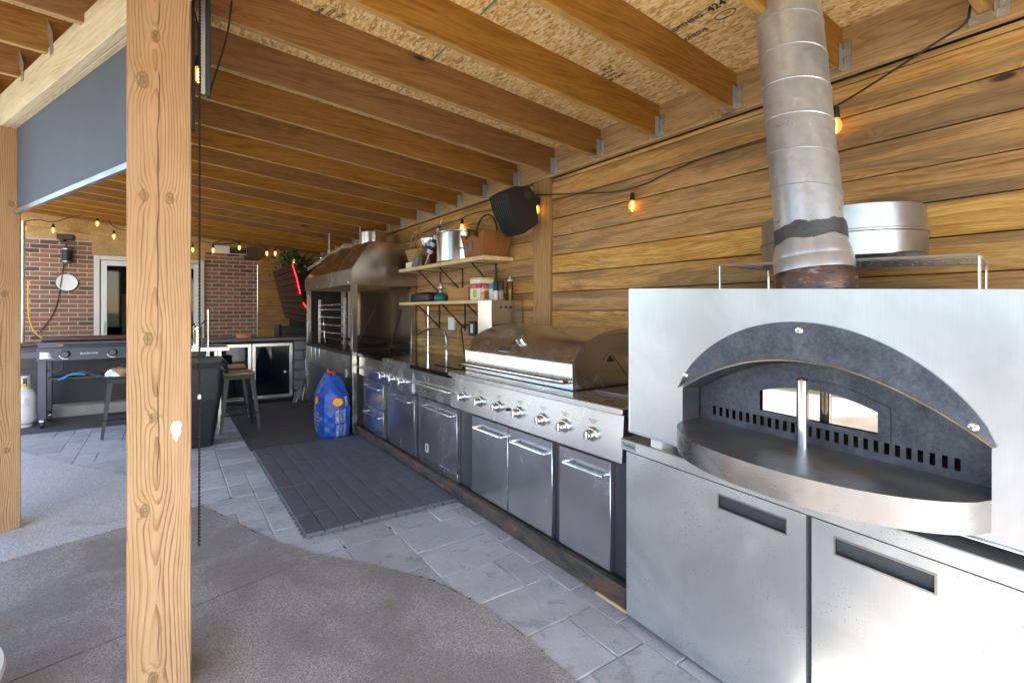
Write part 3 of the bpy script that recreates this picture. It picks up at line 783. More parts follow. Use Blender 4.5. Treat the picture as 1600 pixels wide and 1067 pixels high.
# lid
LY0, LY1 = 2.065, 3.265
prof = [(1.845, .908), (1.838, 1.045), (1.846, 1.062)]
for k in range(13):
    a = R(18 + k * 7.6); prof.append((2.30 - .46 * math.copysign(abs(math.cos(a)) ** .86, math.cos(a)), 1.05 - .068 + .258 * math.sin(a) ** .86))
prof += [(2.36, 1.20), (2.36, .908)]
prof = [(x, max(z, .908)) for x, z in prof]
bm = B(); prism(bm, [(x, LY0 + .004, z) for x, z in prof], (0, LY1 - LY0 - .008, 0)); lid = gc.part('lid', bm, 'steel')
for ya in (LY0, LY1 - .012):
    bm = B()
    pr2 = [(x + (.0 if x > 2.1 else -.002), z + .002) for x, z in prof]
    peak = [(2.30, .909), (2.16, 1.075), (2.13, 1.085), (2.10, 1.075), (2.02, .935), (1.86, .925), (1.845, .909)]
    outer = [bm.verts.new((x, ya, z)) for x, z in pr2]
    o2 = [bm.verts.new((x, ya + .012, z)) for x, z in pr2]
    n = len(outer)
    for i in range(n - 1): bm.faces.new((outer[i], outer[i + 1], o2[i + 1], o2[i]))
    mid = Vector((2.1, ya, 1.06)); inn = [bm.verts.new(Vector((x, ya, z)).lerp(Vector((2.10, ya, 1.02)), .10)) for x, z in pr2]
    for i in range(n - 1): bm.faces.new((outer[i], outer[i + 1], inn[i + 1], inn[i]))
    in2 = [bm.verts.new(v.co + Vector((0, .006 if ya < 2.5 else -.0, 0))) for v in inn]
    for i in range(n - 1): bm.faces.new((inn[i], inn[i + 1], in2[i + 1], in2[i]))
    gc.part('lid_end_rim', bm, 'steel', lid)
bm = B(); prism(bm, [(2.325, LY0 - .0015, .909), (2.16, LY0 - .0015, 1.082), (2.135, LY0 - .0015, 1.096), (2.11, LY0 - .0015, 1.082), (2.02, LY0 - .0015, .936), (1.875, LY0 - .0015, .928), (1.875, LY0 - .0015, .936), (2.012, LY0 - .0015, .944), (2.10, LY0 - .0015, 1.09), (2.135, LY0 - .0015, 1.106), (2.165, LY0 - .0015, 1.09), (2.335, LY0 - .0015, .912)], (0, .003, 0)); gc.part('lid_end_seam', bm, 'chrome', lid)
bm = B(); prism(bm, [(2.165, LY0 - .001, 1.05), (2.135, LY0 - .001, 1.085), (2.108, LY0 - .001, 1.05)], (0, .003, 0)); gc.part('lid_end_vent', bm, 'black', lid)
bm = B(); tube(bm, arcpts([(1.84, LY1 - .03, .955), (1.775, LY1 - .02, .96), (1.765, LY1 - .08, .962), (1.765, LY0 + .08, .962), (1.775, LY0 + .02, .96), (1.84, LY0 + .03, .955)], 2), .0155, 14); gc.part('lid_handle', bm, 'chrome', lid)
def lid_pt(k): return prof[3 + k]
(xa, za), (xb, zb) = prof[5], prof[6]; nrm = Vector((-(zb - za), 0, xb - xa)).normalized()
gp = Vector(((xa + xb) / 2, 2.66, (za + zb) / 2)); Mq = nrm.to_track_quat('Z', 'Y').to_matrix()
bm = B(); lathe(bm, [(.030, -.004), (.034, .0), (.034, .028), (.029, .032), (.001, .031)], gp, 24, Mq); gg = gc.part('thermometer', bm, 'chrome', lid)
(xa, za), (xb, zb) = prof[3], prof[4]; n2 = Vector((-(zb - za), 0, xb - xa)).normalized(); t2 = Vector((xb - xa, 0, zb - za)).normalized()
lp = Vector(((xa + xb) / 2, 2.77, (za + zb) / 2)) + n2 * .002
bm = B(); prism(bm, [lp + Vector((0, .068, 0)) - t2 * .021, lp + Vector((0, -.068, 0)) - t2 * .021, lp + Vector((0, -.068, 0)) + t2 * .021, lp + Vector((0, .068, 0)) + t2 * .021], n2 * .003); bdg = gc.part('badge', bm, 'chrome', lid)
bm = B(); q = lp + n2 * .0035; prism(bm, [q + Vector((0, .060, 0)) - t2 * .015, q + Vector((0, -.060, 0)) - t2 * .015, q + Vector((0, -.060, 0)) + t2 * .015, q + Vector((0, .060, 0)) + t2 * .015], n2 * .0006); gc.part('badge_field', bm, 'charcoal', bdg)
gc.part('badge_text', textbm('GRILL', .030, q + n2 * .0012 - t2 * .010 + Vector((0, .046, 0)), (0, -1, 0), t2, .0002), 'chrome', bdg)

# ---- refrigerator / sink cabinet, burner cabinet, drawer cabinet
def cabinet(name, label, cat, ya, yb):
    t = Thing(name, label, cat, (2.0, (ya + yb) / 2, .1))
    bm = B(); box(bm, 1.755, 2.39, ya, yb, .095, .852, .003); t.part('carcass', bm, 'charcoal'); return t
fc = cabinet('refrigerator_cabinet', 'stainless cabinet with a drawer over a vented fridge door, next to the gas grill', 'cabinet', 3.155, 3.925)
bm = B(); box(bm, 1.712, 1.754, 3.18, 3.93, .652, .853, .003); d = fc.part('drawer', bm, 'steel'); handle(fc, d, 3.22, 3.88, .752, 1.713)
bm = B(); box(bm, 1.722, 1.754, 3.185, 3.80, .165, .632, .003); d = fc.part('door', bm, 'steel_z'); handle(fc, d, 3.21, 3.74, .578, 1.723)
bm = B(); box(bm, 1.7205, 1.7225, 3.66, 3.715, .21, .275); lb = fc.part('sticker', bm, 'paper', d)
bm = B(); box(bm, 1.7195, 1.7205, 3.675, 3.70, .22, .265); fc.part('sticker_print', bm, 'charcoal', lb)
bm = B(); box(bm, 1.728, 1.754, 3.185, 3.80, .098, .160, .002); gr = fc.part('vent_panel', bm, 'steel', None)
bm = B()
for i in range(6):
    for k in range(4):
        y = 3.21 + i * .098; box(bm, 1.7268, 1.729, y, y + .07, .107 + k * .0125, .113 + k * .0125)
fc.part('vent_slot', bm, 'black', gr)
bc = cabinet('burner_cabinet', 'stainless side burner cabinet with three small knobs and one door', 'cabinet', 3.932, 4.65)
bm = B(); prism(bm, [(1.700, 3.935, .640), (1.754, 3.935, .640), (1.754, 3.935, .888), (1.712, 3.935, .888)], (0, .715, 0)); pn = bc.part('control_panel', bm, 'steel')
for y in (4.592, 4.347, 4.123): knob(bc, pn, y, .725, .026, 1.702)
bm = B(); box(bm, 1.722, 1.754, 3.94, 4.50, .11, .628, .003); d = bc.part('door', bm, 'steel_z'); handle(bc, d, 3.97, 4.47, .563, 1.723)
bm = B(); box(bm, 1.700, 1.745, 3.97, 4.645, .860, .894, .003); bc.part('burner_front_strip', bm, 'steel')
bm = B(); box(bm, 1.746, 2.385, 3.967, 4.648, .858, .889, .002); bc.part('burner_top', bm, 'granite')
dc = cabinet('drawer_cabinet', 'stainless three drawer cabinet beside the tall hooded grill', 'cabinet', 4.657, 5.40)
for za, zb, hz, yy in ((.655, .85, .745, 5.395), (.375, .635, .575, 5.22), (.11, .365, .30, 5.22)):
    bm = B(); box(bm, 1.718, 1.754, 4.665, yy, za, zb, .003); d = dc.part('drawer', bm, 'steel_z'); handle(dc, d, 4.69, yy - .06, hz, 1.719)
ct = Thing('black_countertop', 'polished black stone countertop with a steel sink between grill and hooded grill', 'countertop', (2.05, 4.3, .86))
bm = B(); box(bm, 1.694, 2.405, 3.283, 3.964, .855, .890, .003); box(bm, 1.712, 2.405, 4.651, 5.425, .855, .884, .003); box(bm, 2.387, 2.405, 3.966, 4.65, .857, .889)
ct.part('slab', bm, 'granite')
bm = B(); box(bm, 1.86, 2.28, 3.40, 3.84, .891, .896, .002); sk = ct.part('sink_cover', bm, 'granite')

# faucet
fa = Thing('faucet', 'slim chrome gooseneck faucet standing behind the black countertop', 'faucet', (2.30, 3.98, .89))
fp = [onX(696, 582, 2.28)]
bx = 2.28
pts = [Vector((bx, 4.42, .89)), Vector((bx, 4.42, .97)), Vector((bx, 4.43, 1.08)), Vector((bx - .01, 4.47, 1.145)), Vector((bx - .03, 4.58, 1.165)), Vector((bx - .06, 4.72, 1.155)), Vector((bx - .09, 4.86, 1.115)), Vector((bx - .10, 4.92, 1.085))]
bm = B(); tube(bm, arcpts(pts, 2), .009, 10); fa.part('spout', bm, 'chrome')
bm = B(); lathe(bm, [(.022, 0), (.022, .006), (.014, .012), (.0135, .07), (.011, .075)], (bx, 4.42, .89), 18); fa.part('body', bm, 'chrome')
bm = B(); tube(bm, [(bx, 4.41, .945), (bx - .01, 4.37, .955)], .005, 8); fa.part('lever', bm, 'chrome')
fa.o.location = fa.o.location

# stainless exhaust box behind the grill
eb = Thing('exhaust_box', 'tall plain stainless box with three round holes behind the grill lid', 'box', (2.25, 3.42, .9))
bm = B(); box(bm, 2.10, 2.40, 3.31, 3.52, .893, 1.432, .002); eb.part('shell', bm, 'steel_z')
bm = B()
for x in (2.19, 2.235, 2.28): cyl(bm, (x, 3.311, 1.375), (x, 3.3085, 1.375), .0105, n=18)
eb.part('hole', bm, 'black')

# =================================================================== HOODED GRILL
hg = Thing('hooded_charcoal_grill', 'tall open charcoal grill under a tapered stainless hood at the end of the line', 'grill', (2.0, 6.5, 0))
HX0, HX1, HY0, HY1 = 1.655, 2.40, 5.44, 7.62
for x, y in ((HX0, HY0), (HX0, HY1 - .06), (HX1 - .06, HY0), (HX1 - .06, HY1 - .06)):
    bm = B(); box(bm, x, x + .06, y, y + .06, .0, 1.645, .003); hg.part('corner_post', bm, 'steel_hood')
bm = B(); box(bm, HX0 + .02, HX1, HY0 + .065, HY1 - .065, .05, .83, .004); hg.part('firebox', bm, 'charcoal')
bm = B(); box(bm, HX0 + .004, HX0 + .018, HY0 + .062, HY1 - .062, .62, .845, .002); fp_ = hg.part('front_apron', bm, 'steel_worn')
for y in (7.3, 7.08, 6.86):
    bm = B(); lathe(bm, [(.05, 0), (.055, .004), (.05, .008), (.02, .010)], (HX0 + .004, y, .74), 20, Matrix.Rotation(R(-90), 3, 'Y') @ Matrix.Diagonal((2.0, .6, 1))); hg.part('air_vent', bm, 'steel', fp_)
bm = B(); box(bm, HX0 - .002, HX1, HY0 + .002, HY1 - .002, .846, .885, .003); hg.part('hearth_rim', bm, 'soot')
bm = B(); box(bm, HX1 - .02, HX1, HY0 + .06, HY1 - .06, .886, 1.63); hg.part('back_shade_plate', bm, 'grillback')  # sheet put in where the timber wall behind lies in shade
bm = B(); box(bm, HX0 + .02, HX1 - .06, HY1 - .022, HY1 - .004, .886, 1.63); hg.part('end_plate', bm, 'soot')
for zc in (1.06, 1.16, 1.26, 1.36, 1.42):
    bm = B(); tube(bm, [(HX0 + .10, 6.05, zc), (HX0 + .10, 7.25, zc)], .011, 8); hg.part('spit_bar', bm, 'steel')
for y in (6.05, 7.25):
    bm = B(); box(bm, HX0 + .085, HX0 + .115, y - .012, y + .012, .886, 1.50, .003); hg.part('rack_upright', bm, 'steel')
for y in (6.55, 6.85):
    bm = B(); box(bm, HX0 + .30, HX0 + .33, y - .06, y + .06, .886, 1.60, .003); hg.part('lift_plate', bm, 'steel_worn')
bm = B()
tube(bm, arcpts([(HX0 + .06, 6.9, 1.28), (HX0 + .03, 6.75, 1.20), (HX0 + .05, 6.8, 1.05), (HX0 + .04, 6.7, .93)], 1), .006, 6); hg.part('crank_chain', bm, 'chrome')
bm = B()
for k in range(16): tube(bm, [(HX0 + .12, 5.62 + k * .115, .99), (HX1 - .08, 5.62 + k * .115, .97)], .007, 6)
tube(bm, [(HX0 + .12, 5.6, .982), (HX0 + .12, 7.4, .982)], .009, 6); tube(bm, [(HX1 - .08, 5.6, .962), (HX1 - .08, 7.4, .962)], .009, 6); hg.part('grate', bm, 'soot')
# hood
zb, zm, zt = 1.632, 1.805, 2.115
ax0, ax1 = HX0 - .01, 2.41
ay0, ay1 = HY0 - .015, HY1 + .02
sx, s0, s1 = 1.845, HY0 + .02, HY1 - .35
bm = B(); box(bm, ax0, ax0 + .006, ay0, ay1, zb, zm); hb = hg.part('hood_band', bm, 'steel_hood')
bm = B()
for p_ in ((ax0 + .002, ay0 + .12, 1.66),): lathe(bm, [(.012, 0), (.012, .006), (.004, .009)], p_, 12, Matrix.Rotation(R(-90), 3, 'Y'))
hg.part('bolt', bm, 'chrome', hb)
bm = B(); quad(bm, (ax0, ay0, zm), (ax0, ay1, zm), (sx, s1, zt), (sx, ay0, zt)); r_ = bmesh.ops.solidify(bm, geom=list(bm.faces), thickness=.004); hg.part('hood_slope', bm, 'steel_hood')
bm = B(); prism(bm, [(ax0 + .006, ay0, zb), (ax1, ay0, zb - .005), (ax1, ay0, zt - .06), (2.30, ay0, zt), (sx + .002, ay0, zt - .002), (ax0 + .006, ay0, zm)], (0, .005, 0)); hg.part('hood_side', bm, 'steel_hood')
bm = B(); prism(bm, [(ax0 + .006, ay1 - .005, zb), (ax1, ay1 - .005, zb), (ax1, ay1 - .005, zm), (ax0 + .006, ay1 - .005, zm)], (0, .004, 0)); hg.part('hood_side', bm, 'steel_hood')
bm = B(); box(bm, sx, 2.33, ay0 + .006, s1, zt - .003, zt + .004); hg.part('hood_top', bm, 'steel_hood')
bm = B(); cyl(bm, (2.12, 6.1, zt), (2.12, 6.1, zt + .20), .16, n=28); hg.part('flue', bm, 'steel_z')
bm = B(); cyl(bm, (2.12, 6.1, zt + .004), (2.12, 6.1, zt + .05), .17, n=28); hg.part('flue_collar', bm, 'steel_worn')
# raised flap hung above the slope
bm = B(); prism(bm, [(1.70, 7.72, 1.93), (1.70, 7.72, 1.98), (1.94, 6.75, 2.235), (1.94, 6.75, 2.185)], (.02, .0, .0)); prism(bm, [(1.94, 6.75, 2.185), (1.94, 6.75, 2.235), (2.05, 6.2, 2.16), (2.05, 6.2, 2.125)], (.02, 0, 0)); hg.part('raised_flap', bm, 'steel_hood')
for x, y in ((1.86, 7.15), (2.02, 6.30)):
    bm = B(); cyl(bm, (x, y, 2.10), (x, y, 2.42), .007, n=8); hg.part('hanging_rod', bm, 'zinc')
for y in (5.62, 5.70):
    pass
bm = B()
tube(bm, [(1.78, 5.75, .89), (2.03, 5.78, 1.36)], .011, 6); tube(bm, [(2.12, 5.56, .89), (2.28, 5.58, 1.36)], .011, 6); tube(bm, [(1.78, 5.75, .90), (2.30, 5.55, .90)], .010, 6)
single('grill_rack', 'blackened steel grill rack leaning inside the hooded grill', 'rack', bm, 'soot', (2.0, 5.7, .89))
# control tags on the hooded grill side
bm = B(); box(bm, HX0 - .003, HX0 + .003, 5.62, 5.70, .60, .69, .002); sw = Thing('wall_switch', 'small white outlet plate on the dark front of the hooded grill', 'outlet', (HX0, 5.66, .60)); sw.part('plate', bm, 'ivory')
bm = B(); box(bm, HX0 - .006, HX0 - .003, 5.645, 5.675, .625, .665); sw.part('socket', bm, 'black')

# =================================================================== CHARCOAL BAG
bgx, bgy = 1.475, 5.575
def bag_pt(s, t, off=0.):
    """s runs round the bag 0..4 (0 = near-left corner), t up 0..1"""
    hw, hd = .145, .235
    k = int(s) % 4; fr = s - int(s)
    cs = [(-1, -1), (1, -1), (1, 1), (-1, 1)]
    a, c = cs[k], cs[(k + 1) % 4]; x = a[0] + (c[0] - a[0]) * fr; y = a[1] + (c[1] - a[1]) * fr
    l = math.hypot(x, y); sq = 1 / max(l, 1e-6); rd = .45
    x, y = x * (1 - rd) + x * sq * 1.12 * rd, y * (1 - rd) + y * sq * 1.12 * rd
    belly = .92 + .10 * math.sin(math.pi * min(1, t * 1.25 + .08)) - .05 * (t < .04)
    tap = 1 - max(0, t - .72) / .28 * .34
    wx = belly * (1 - max(0, t - .66) / .34 * .62); wy = belly * tap
    wr = .0035 * math.sin(t * 15 + s * 7.3) + .003 * math.sin(t * 29 - s * 11.1) + .0025 * math.sin(t * 47 + s * 17.) + .010 * max(0, t - .55) * math.sin(s * 9.5 + t * 6)
    X_ = x * hw * wx; Y_ = y * hd * wy
    n = Vector((x, y, 0)).normalized()
    return Vector((bgx + X_, bgy + Y_ + .02 * max(0, t - .6), .004 + t * .66 - (.05 * max(0, t - .85) * (1 + math.sin(s * 3.1))))) + n * (wr + off)
bag = Thing('charcoal_bag', 'upright blue plastic bag of charcoal with red and yellow ovals, on the dark floor', 'bag', (bgx, bgy, 0))
bm = B(); rings = []
NT_, NS_ = 40, 64
for i in range(NT_ + 1): rings.append([bm.verts.new(bag_pt(4 * k / NS_, i / NT_)) for k in range(NS_)])
for A, C2 in zip(rings, rings[1:]):
    for k in range(NS_): bm.faces.new((A[k], A[(k + 1) % NS_], C2[(k + 1) % NS_], C2[k]))
bm.faces.new(rings[0][::-1]); bm.faces.new(rings[-1]); body = bag.part('sack', bm, 'bagblue')
bm = B()
for dx, dy, h in ((-.03, .12, .075), (.0, .05, .05), (.02, -.04, .06), (-.01, -.09, .045)):
    p = Vector((bgx + dx * .6, bgy + dy * .8 + .01, .63)); tube(bm, arcpts([p + Vector((0, .02, 0)), p + Vector((.01, .01, h * .8)), p + Vector((-.005, -.015, h)), p + Vector((.01, -.035, h * .5)), p + Vector((0, -.05, 0))], 2), .012, 6)
bag.part('gathered_top', bm, 'bagtie')
def on_bag(s0, s1, t0, t1, n=10):
    """map the unit square to a patch of the bag"""
    return lambda x, y, z: bag_pt((s0 + (s1 - s0) * x) % 4, t0 + (t1 - t0) * y, .0035 + z)
def patch(name, mat, f, shape, lift=0.):
    bm = B()
    c = bm.verts.new(f(.5, .5, lift)); 
    rr = [[bm.verts.new(f(.5 + r * .5 * math.cos(a), .5 + r * .5 * math.sin(a), lift)) for a in [2 * math.pi * k / 28 for k in range(28)]] for r in (.33, .66, 1.)]
    for k in range(28): bm.faces.new((c, rr[0][k], rr[0][(k + 1) % 28]))
    for A, C2 in zip(rr, rr[1:]):
        for k in range(28): bm.faces.new((A[k], C2[k], C2[(k + 1) % 28], A[(k + 1) % 28]))
    return bag.part(name, bm, mat, body)
# side 0..1 is the face towards the camera end (-Y), side 3..4 the face towards the open floor (-X)
for (a, c, t0, t1) in ((.28, .70, .50, .66), (3.30, 3.62, .50, .66)):
    patch('logo_oval', 'red', on_bag(a, c, t0, t1), 0); m_ = .1
    patch('logo_field', 'yellow', on_bag(a + (c - a) * .12, c - (c - a) * .12, t0 + .022, t1 - .022), 0, .0012)
    f = on_bag(a, c, t0, t1)
    for k, (w_, yc_) in enumerate(((.5, .62), (.6, .42), (.4, .25))):
        bm = B(); n_ = 8; q0 = [(f(.5 - w_ / 2 + w_ * i / n_, yc_, .0024), f(.5 - w_ / 2 + w_ * i / n_, yc_ + .09, .0024)) for i in range(n_ + 1)]
        for i in range(0, n_, 2): quad(bm, q0[i][0], q0[i + 1][0], q0[i + 1][1], q0[i][1])
        bag.part('logo_stroke', bm, 'red', body)
def bag_text(s, a, c, t0, t1, mat='paper', vert=False):
    bm = textbm(s, 1., (0, 0, 0), (1, 0, 0), (0, 1, 0), .0001)
    bmesh.ops.triangulate(bm, faces=bm.faces)
    mx = max(v.co.x for v in bm.verts); f = on_bag(a, c, t0, t1)
    for v in bm.verts:
        q = v.co.copy(); x, y = q.x / mx, q.y / .75
        v.co = f(1 - y, x, .0012) if vert else f(x, y, .0012)
    bag.part('print', bm, mat, body)
bag_text('100%', 3.24, 3.52, .425, .485); bag_text('NATURAL', 3.26, 3.72, .365, .405); bag_text('COMMERCIAL', 3.22, 3.90, .300, .345)
bag_text('HARDWOOD', 3.26, 3.70, .240, .280); bag_text('CHARCOAL', 3.28, 3.66, .180, .220, 'green'); bag_text('100%', 3.30, 3.6, .08, .15, 'green')
bag_text('CHARCOAL', .40, .52, .25, .46, 'paper', True); bag_text('HARDWOOD', .55, .63, .26, .46, 'green', True); bag_text('COMMERCIAL', .66, .76, .25, .47, 'paper', True)
bag_text('CHARCOAL', .42, .54, .02, .23, 'paper', True); bag_text('NATURAL', .57, .64, .04, .22, 'green', True); bag_text('HARDWOOD', .68, .78, .02, .23, 'paper', True)
bag_text('100%', .74, .86, .50, .66, 'paper', True); bag_text('NATURAL', 3.40, 3.54, .70, .88, 'paper', True)

# =================================================================== PREP FRIDGE AND PIZZA OVEN (set down towards the open end)
SH = .0374
def rack_(c): return Vector((c.x, c.y, c.z + (c.y - 1.459) * SH))
pf = Thing('undercounter_fridge', 'low pitted stainless two door fridge under the pizza oven', 'fridge', (2.0, .75, 0), xf=rack_)
bm = B(); box(bm, 1.672, 2.38, .0, 1.495, .09, .74, .003); pf.part('carcass', bm, 'steel_fridge')
bm = B(); box(bm, 1.634, 2.39, -.02, 1.522, .742, .790, .003); tp = pf.part('top', bm, 'steel_fridge')
for ya, yb, hy0, hy1 in ((.7555, 1.496, .816, 1.054), (.0, .7385, .437, .671)):
    zz0, zz1 = .03, .735
    hz0, hz1 = .652, .698
    bm = B()
    for (a0, a1, c0, c1) in ((ya, yb, hz1, zz1), (ya, yb, zz0, hz0), (ya, hy0, hz0, hz1), (hy1, yb, hz0, hz1)):
        quad(bm, (1.645, a0, c0), (1.645, a1, c0), (1.645, a1, c1), (1.645, a0, c1))
    for (a0, a1, c0, c1) in ((ya, yb, zz0, zz1),):
        quad(bm, (1.645, a0, c0), (1.671, a0, c0), (1.671, a0, c1), (1.645, a0, c1)); quad(bm, (1.645, a1, c0), (1.671, a1, c0), (1.671, a1, c1), (1.645, a1, c1))
        quad(bm, (1.645, a0, c1), (1.671, a0, c1), (1.671, a1, c1), (1.645, a1, c1)); quad(bm, (1.645, a0, c0), (1.671, a0, c0), (1.671, a1, c0), (1.645, a1, c0))
    d = pf.part('door', bm, 'steel_fridge')
    bm = B(); e = .005
    prism(bm, [(1.643, hy0 - e, hz0 - e), (1.643, hy1 + e, hz0 - e), (1.643, hy1 + e, hz0), (1.643, hy0 - e, hz0)], (.006, 0, 0)); prism(bm, [(1.643, hy0 - e, hz1), (1.643, hy1 + e, hz1), (1.643, hy1 + e, hz1 + e), (1.643, hy0 - e, hz1 + e)], (.006, 0, 0))
    prism(bm, [(1.643, hy0 - e, hz0), (1.643, hy0, hz0), (1.643, hy0, hz1), (1.643, hy0 - e, hz1)], (.006, 0, 0)); prism(bm, [(1.643, hy1, hz0), (1.643, hy1 + e, hz0), (1.643, hy1 + e, hz1), (1.643, hy1, hz1)], (.006, 0, 0))
    pf.part('pull_frame', bm, 'steel_worn', d)
    bm = B(); quad(bm, (1.657, hy0, hz0), (1.657, hy1, hz0), (1.653, hy1, hz1), (1.653, hy0, hz1)); quad(bm, (1.645, hy0, hz0), (1.657, hy0, hz0), (1.653, hy0, hz1), (1.645, hy0, hz1)); quad(bm, (1.645, hy1, hz0), (1.657, hy1, hz0), (1.653, hy1, hz1), (1.645, hy1, hz1)); quad(bm, (1.645, hy0, hz0), (1.657, hy0, hz0), (1.657, hy1, hz0), (1.645, hy1, hz0)); quad(bm, (1.645, hy0, hz1), (1.653, hy0, hz1), (1.653, hy1, hz1), (1.645, hy1, hz1))
    pf.part('recessed_pull', bm, 'charcoal', d)
bm = B(); box(bm, 1.668, 1.6715, .739, .755, .03, .738); pf.part('door_gasket', bm, 'bronze')
for x in (1.74, 2.3):
    for y in (.08, 1.41):
        bm = B(); zf = -(y - 1.459) * SH; lathe(bm, [(.024, zf + .0), (.026, zf + .01), (.018, zf + .02), (.018, .092)], (x, y, 0), 14); pf.part('leg', bm, 'steel')
bm = B(); box(bm, 1.6325, 1.634, 1.432, 1.516, .752, .784); np_ = pf.part('nameplate', bm, 'steel', tp)
pf.part('nameplate_text', textbm('Delfield', .021, (1.632, 1.506, .7605), (0, -1, 0), (0, 0, 1), .0003), 'ink', np_)

for x, y, lab in ((1.645, 1.338, 'short pale block under the pizza oven edge, beside the fridge nameplate'), (2.25, 1.338, 'short pale block under the pizza oven by the timber wall, next to the gas grill'),
                  (1.70, .16, 'short pale block under the pizza oven front, far from the nameplate'), (2.25, .16, 'short pale block under the pizza oven by the timber wall, away from the gas grill')):
    bm = B(); box(bm, x, x + .09, y - .027, y + .027, .7895, .834, .002)
    single('oven_block', lab, 'block', bm, 'ivory', (x + .045, y, .79), group='blocks under the pizza oven', xf=rack_)

ov = Thing('pizza_oven', 'wide stainless pizza oven with dark arched mouth and rounded landing shelf', 'oven', (2.0, .757, .83), xf=rack_)
OX, OY0, OY1, OZ0, OZ1 = 1.62, .055, 1.459, .833, 1.443
CY, HWI = .757, .434
def arch_in(y): t_ = (y - CY) / HWI; return 1.216 - .152 * t_ * t_
ZB = .938
bm = B()
ys = [CY - HWI + 2 * HWI * k / 40 for k in range(41)]
for a, c in zip(ys, ys[1:]): quad(bm, (OX, a, arch_in(a)), (OX, c, arch_in(c)), (OX, c, OZ1), (OX, a, OZ1))
quad(bm, (OX, OY0, OZ0), (OX, ys[0], OZ0), (OX, ys[0], OZ1), (OX, OY0, OZ1)); quad(bm, (OX, ys[-1], OZ0), (OX, OY1, OZ0), (OX, OY1, OZ1), (OX, ys[-1], OZ1))
quad(bm, (OX, ys[0], OZ0), (OX, ys[-1], OZ0), (OX, ys[-1], ZB), (OX, ys[0], ZB))
bmesh.ops.remove_doubles(bm, verts=bm.verts, dist=1e-5)
e_ = .006
face = ov.part('face_panel', bm, 'steel_oven')
bm = B(); box(bm, OX + .0015, 2.36, OY0, OY1, OZ0 + .001, OZ0 + .006); box(bm, OX + .0015, 2.36, OY0, OY1, OZ1 - .006, OZ1 - .001); box(bm, OX + .0015, 2.36, OY1 - .006, OY1, OZ0 + .0065, OZ1 - .0065); box(bm, OX + .0015, 2.36, OY0, OY0 + .006, OZ0 + .0065, OZ1 - .0065); box(bm, 2.352, 2.36, OY0 + .0065, OY1 - .0065, OZ0 + .0065, OZ1 - .0065)
ov.part('casing', bm, 'steel_oven')
bm = B(); tube(bm, [(OX + .001, OY1 - .001, OZ0 + .004), (OX + .001, OY1 - .001, OZ1 - .004)], .004, 8); tube(bm, [(OX + .001, OY0, OZ0 + .003), (OX + .001, OY1, OZ0 + .003)], .005, 8); ov.part('edge_fold', bm, 'steel_oven', face)
# hood plate over the mouth
bm = B(); outs, inn = [], []
for k in range(49):
    t_ = -1 + 2 * k / 48; y = CY + .443 * t_
    zo = 1.068 + .272 * max(0, 1 - t_ * t_) ** .72; yi = CY + .440 * t_; zi = min(zo, 1.222 - .154 * t_ * t_)
    outs.append((y, zo)); inn.append((yi, zi))
for (a, c, p, q) in zip(outs, outs[1:], inn, inn[1:]):
    for x0, x1 in ((OX - .022, OX - .020),):
        quad(bm, (OX - .006, a[0], a[1]), (OX - .006, c[0], c[1]), (OX - .020, q[0], q[1]), (OX - .020, p[0], p[1]))
        quad(bm, (OX - .0005, a[0], a[1]), (OX - .0005, c[0], c[1]), (OX - .006, c[0], c[1]), (OX - .006, a[0], a[1]))
        quad(bm, (OX - .017, p[0], p[1]), (OX - .017, q[0], q[1]), (OX - .0005, q[0], q[1] + .006), (OX - .0005, p[0], p[1] + .006))
hp = ov.part('mouth_hood', bm, 'darksteel')
bm = B(); tube(bm, [(OX - .019, y, z_) for y, z_ in inn], .0028, 6); ov.part('mouth_trim', bm, 'chrome', hp)
for y, z_ in ((1.169, 1.116), (.759, 1.314), (.355, 1.108)):
    bm = B(); lathe(bm, [(.0125, 0), (.0125, .003), (.009, .007), (.004, .008), (.004, .006), (.001, .006)], (OX - .010, y, z_), 16, Matrix.Rotation(R(-90), 3, 'Y')); ov.part('screw', bm, 'chrome', hp)
# recess behind the mouth
RX = 1.727
bm = B()
for yy in (CY - HWI, CY + HWI): quad(bm, (OX, yy, ZB - .01), (RX, yy, ZB - .01), (RX, yy, 1.07), (OX, yy, 1.07))
for a, c in zip(ys, ys[1:]): quad(bm, (OX + .001, a, arch_in(a)), (OX + .001, c, arch_in(c)), (RX, c, arch_in(c) - .012), (RX, a, arch_in(a) - .012))
ov.part('mouth_lining', bm, 'darksteel')
bm = B(); box(bm, RX + .11, 2.30, .20, 1.32, .90, .935); box(bm, 2.28, 2.30, .20, 1.32, .935, 1.40); ov.part('hearth', bm, 'orange')
# closed door: solid panel, slot row, window
wy0, wy1, wz0, wz1 = .592, .956, 1.012, 1.072
DR = RX + .001
bm = B()
sl0, sl1 = .962, .996
def dtop(y): return arch_in(y) - .013
N_ = 60
wtop = lambda y: 1.082 + .035 * (1 - ((y - .774) / .182) ** 2)
yy_ = sorted(set([CY - .43 + .86 * k / N_ for k in range(N_ + 1)] + [wy0, wy1]))
for a, c in zip(yy_, yy_[1:]):
    m_ = (a + c) / 2
    if wy0 <= m_ <= wy1:
        quad(bm, (DR, a, wtop(a)), (DR, c, wtop(c)), (DR, c, dtop(c)), (DR, a, dtop(a))); quad(bm, (DR, a, sl1), (DR, c, sl1), (DR, c, 1.016), (DR, a, 1.016))
    else: quad(bm, (DR, a, sl1), (DR, c, sl1), (DR, c, dtop(c)), (DR, a, dtop(a)))
quad(bm, (DR, CY - .43, ZB - .01), (DR, CY + .43, ZB - .01), (DR, CY + .43, sl0), (DR, CY - .43, sl0))
NSL = 28; a0, a1 = .405, 1.146; pitch = (a1 - a0) / NSL
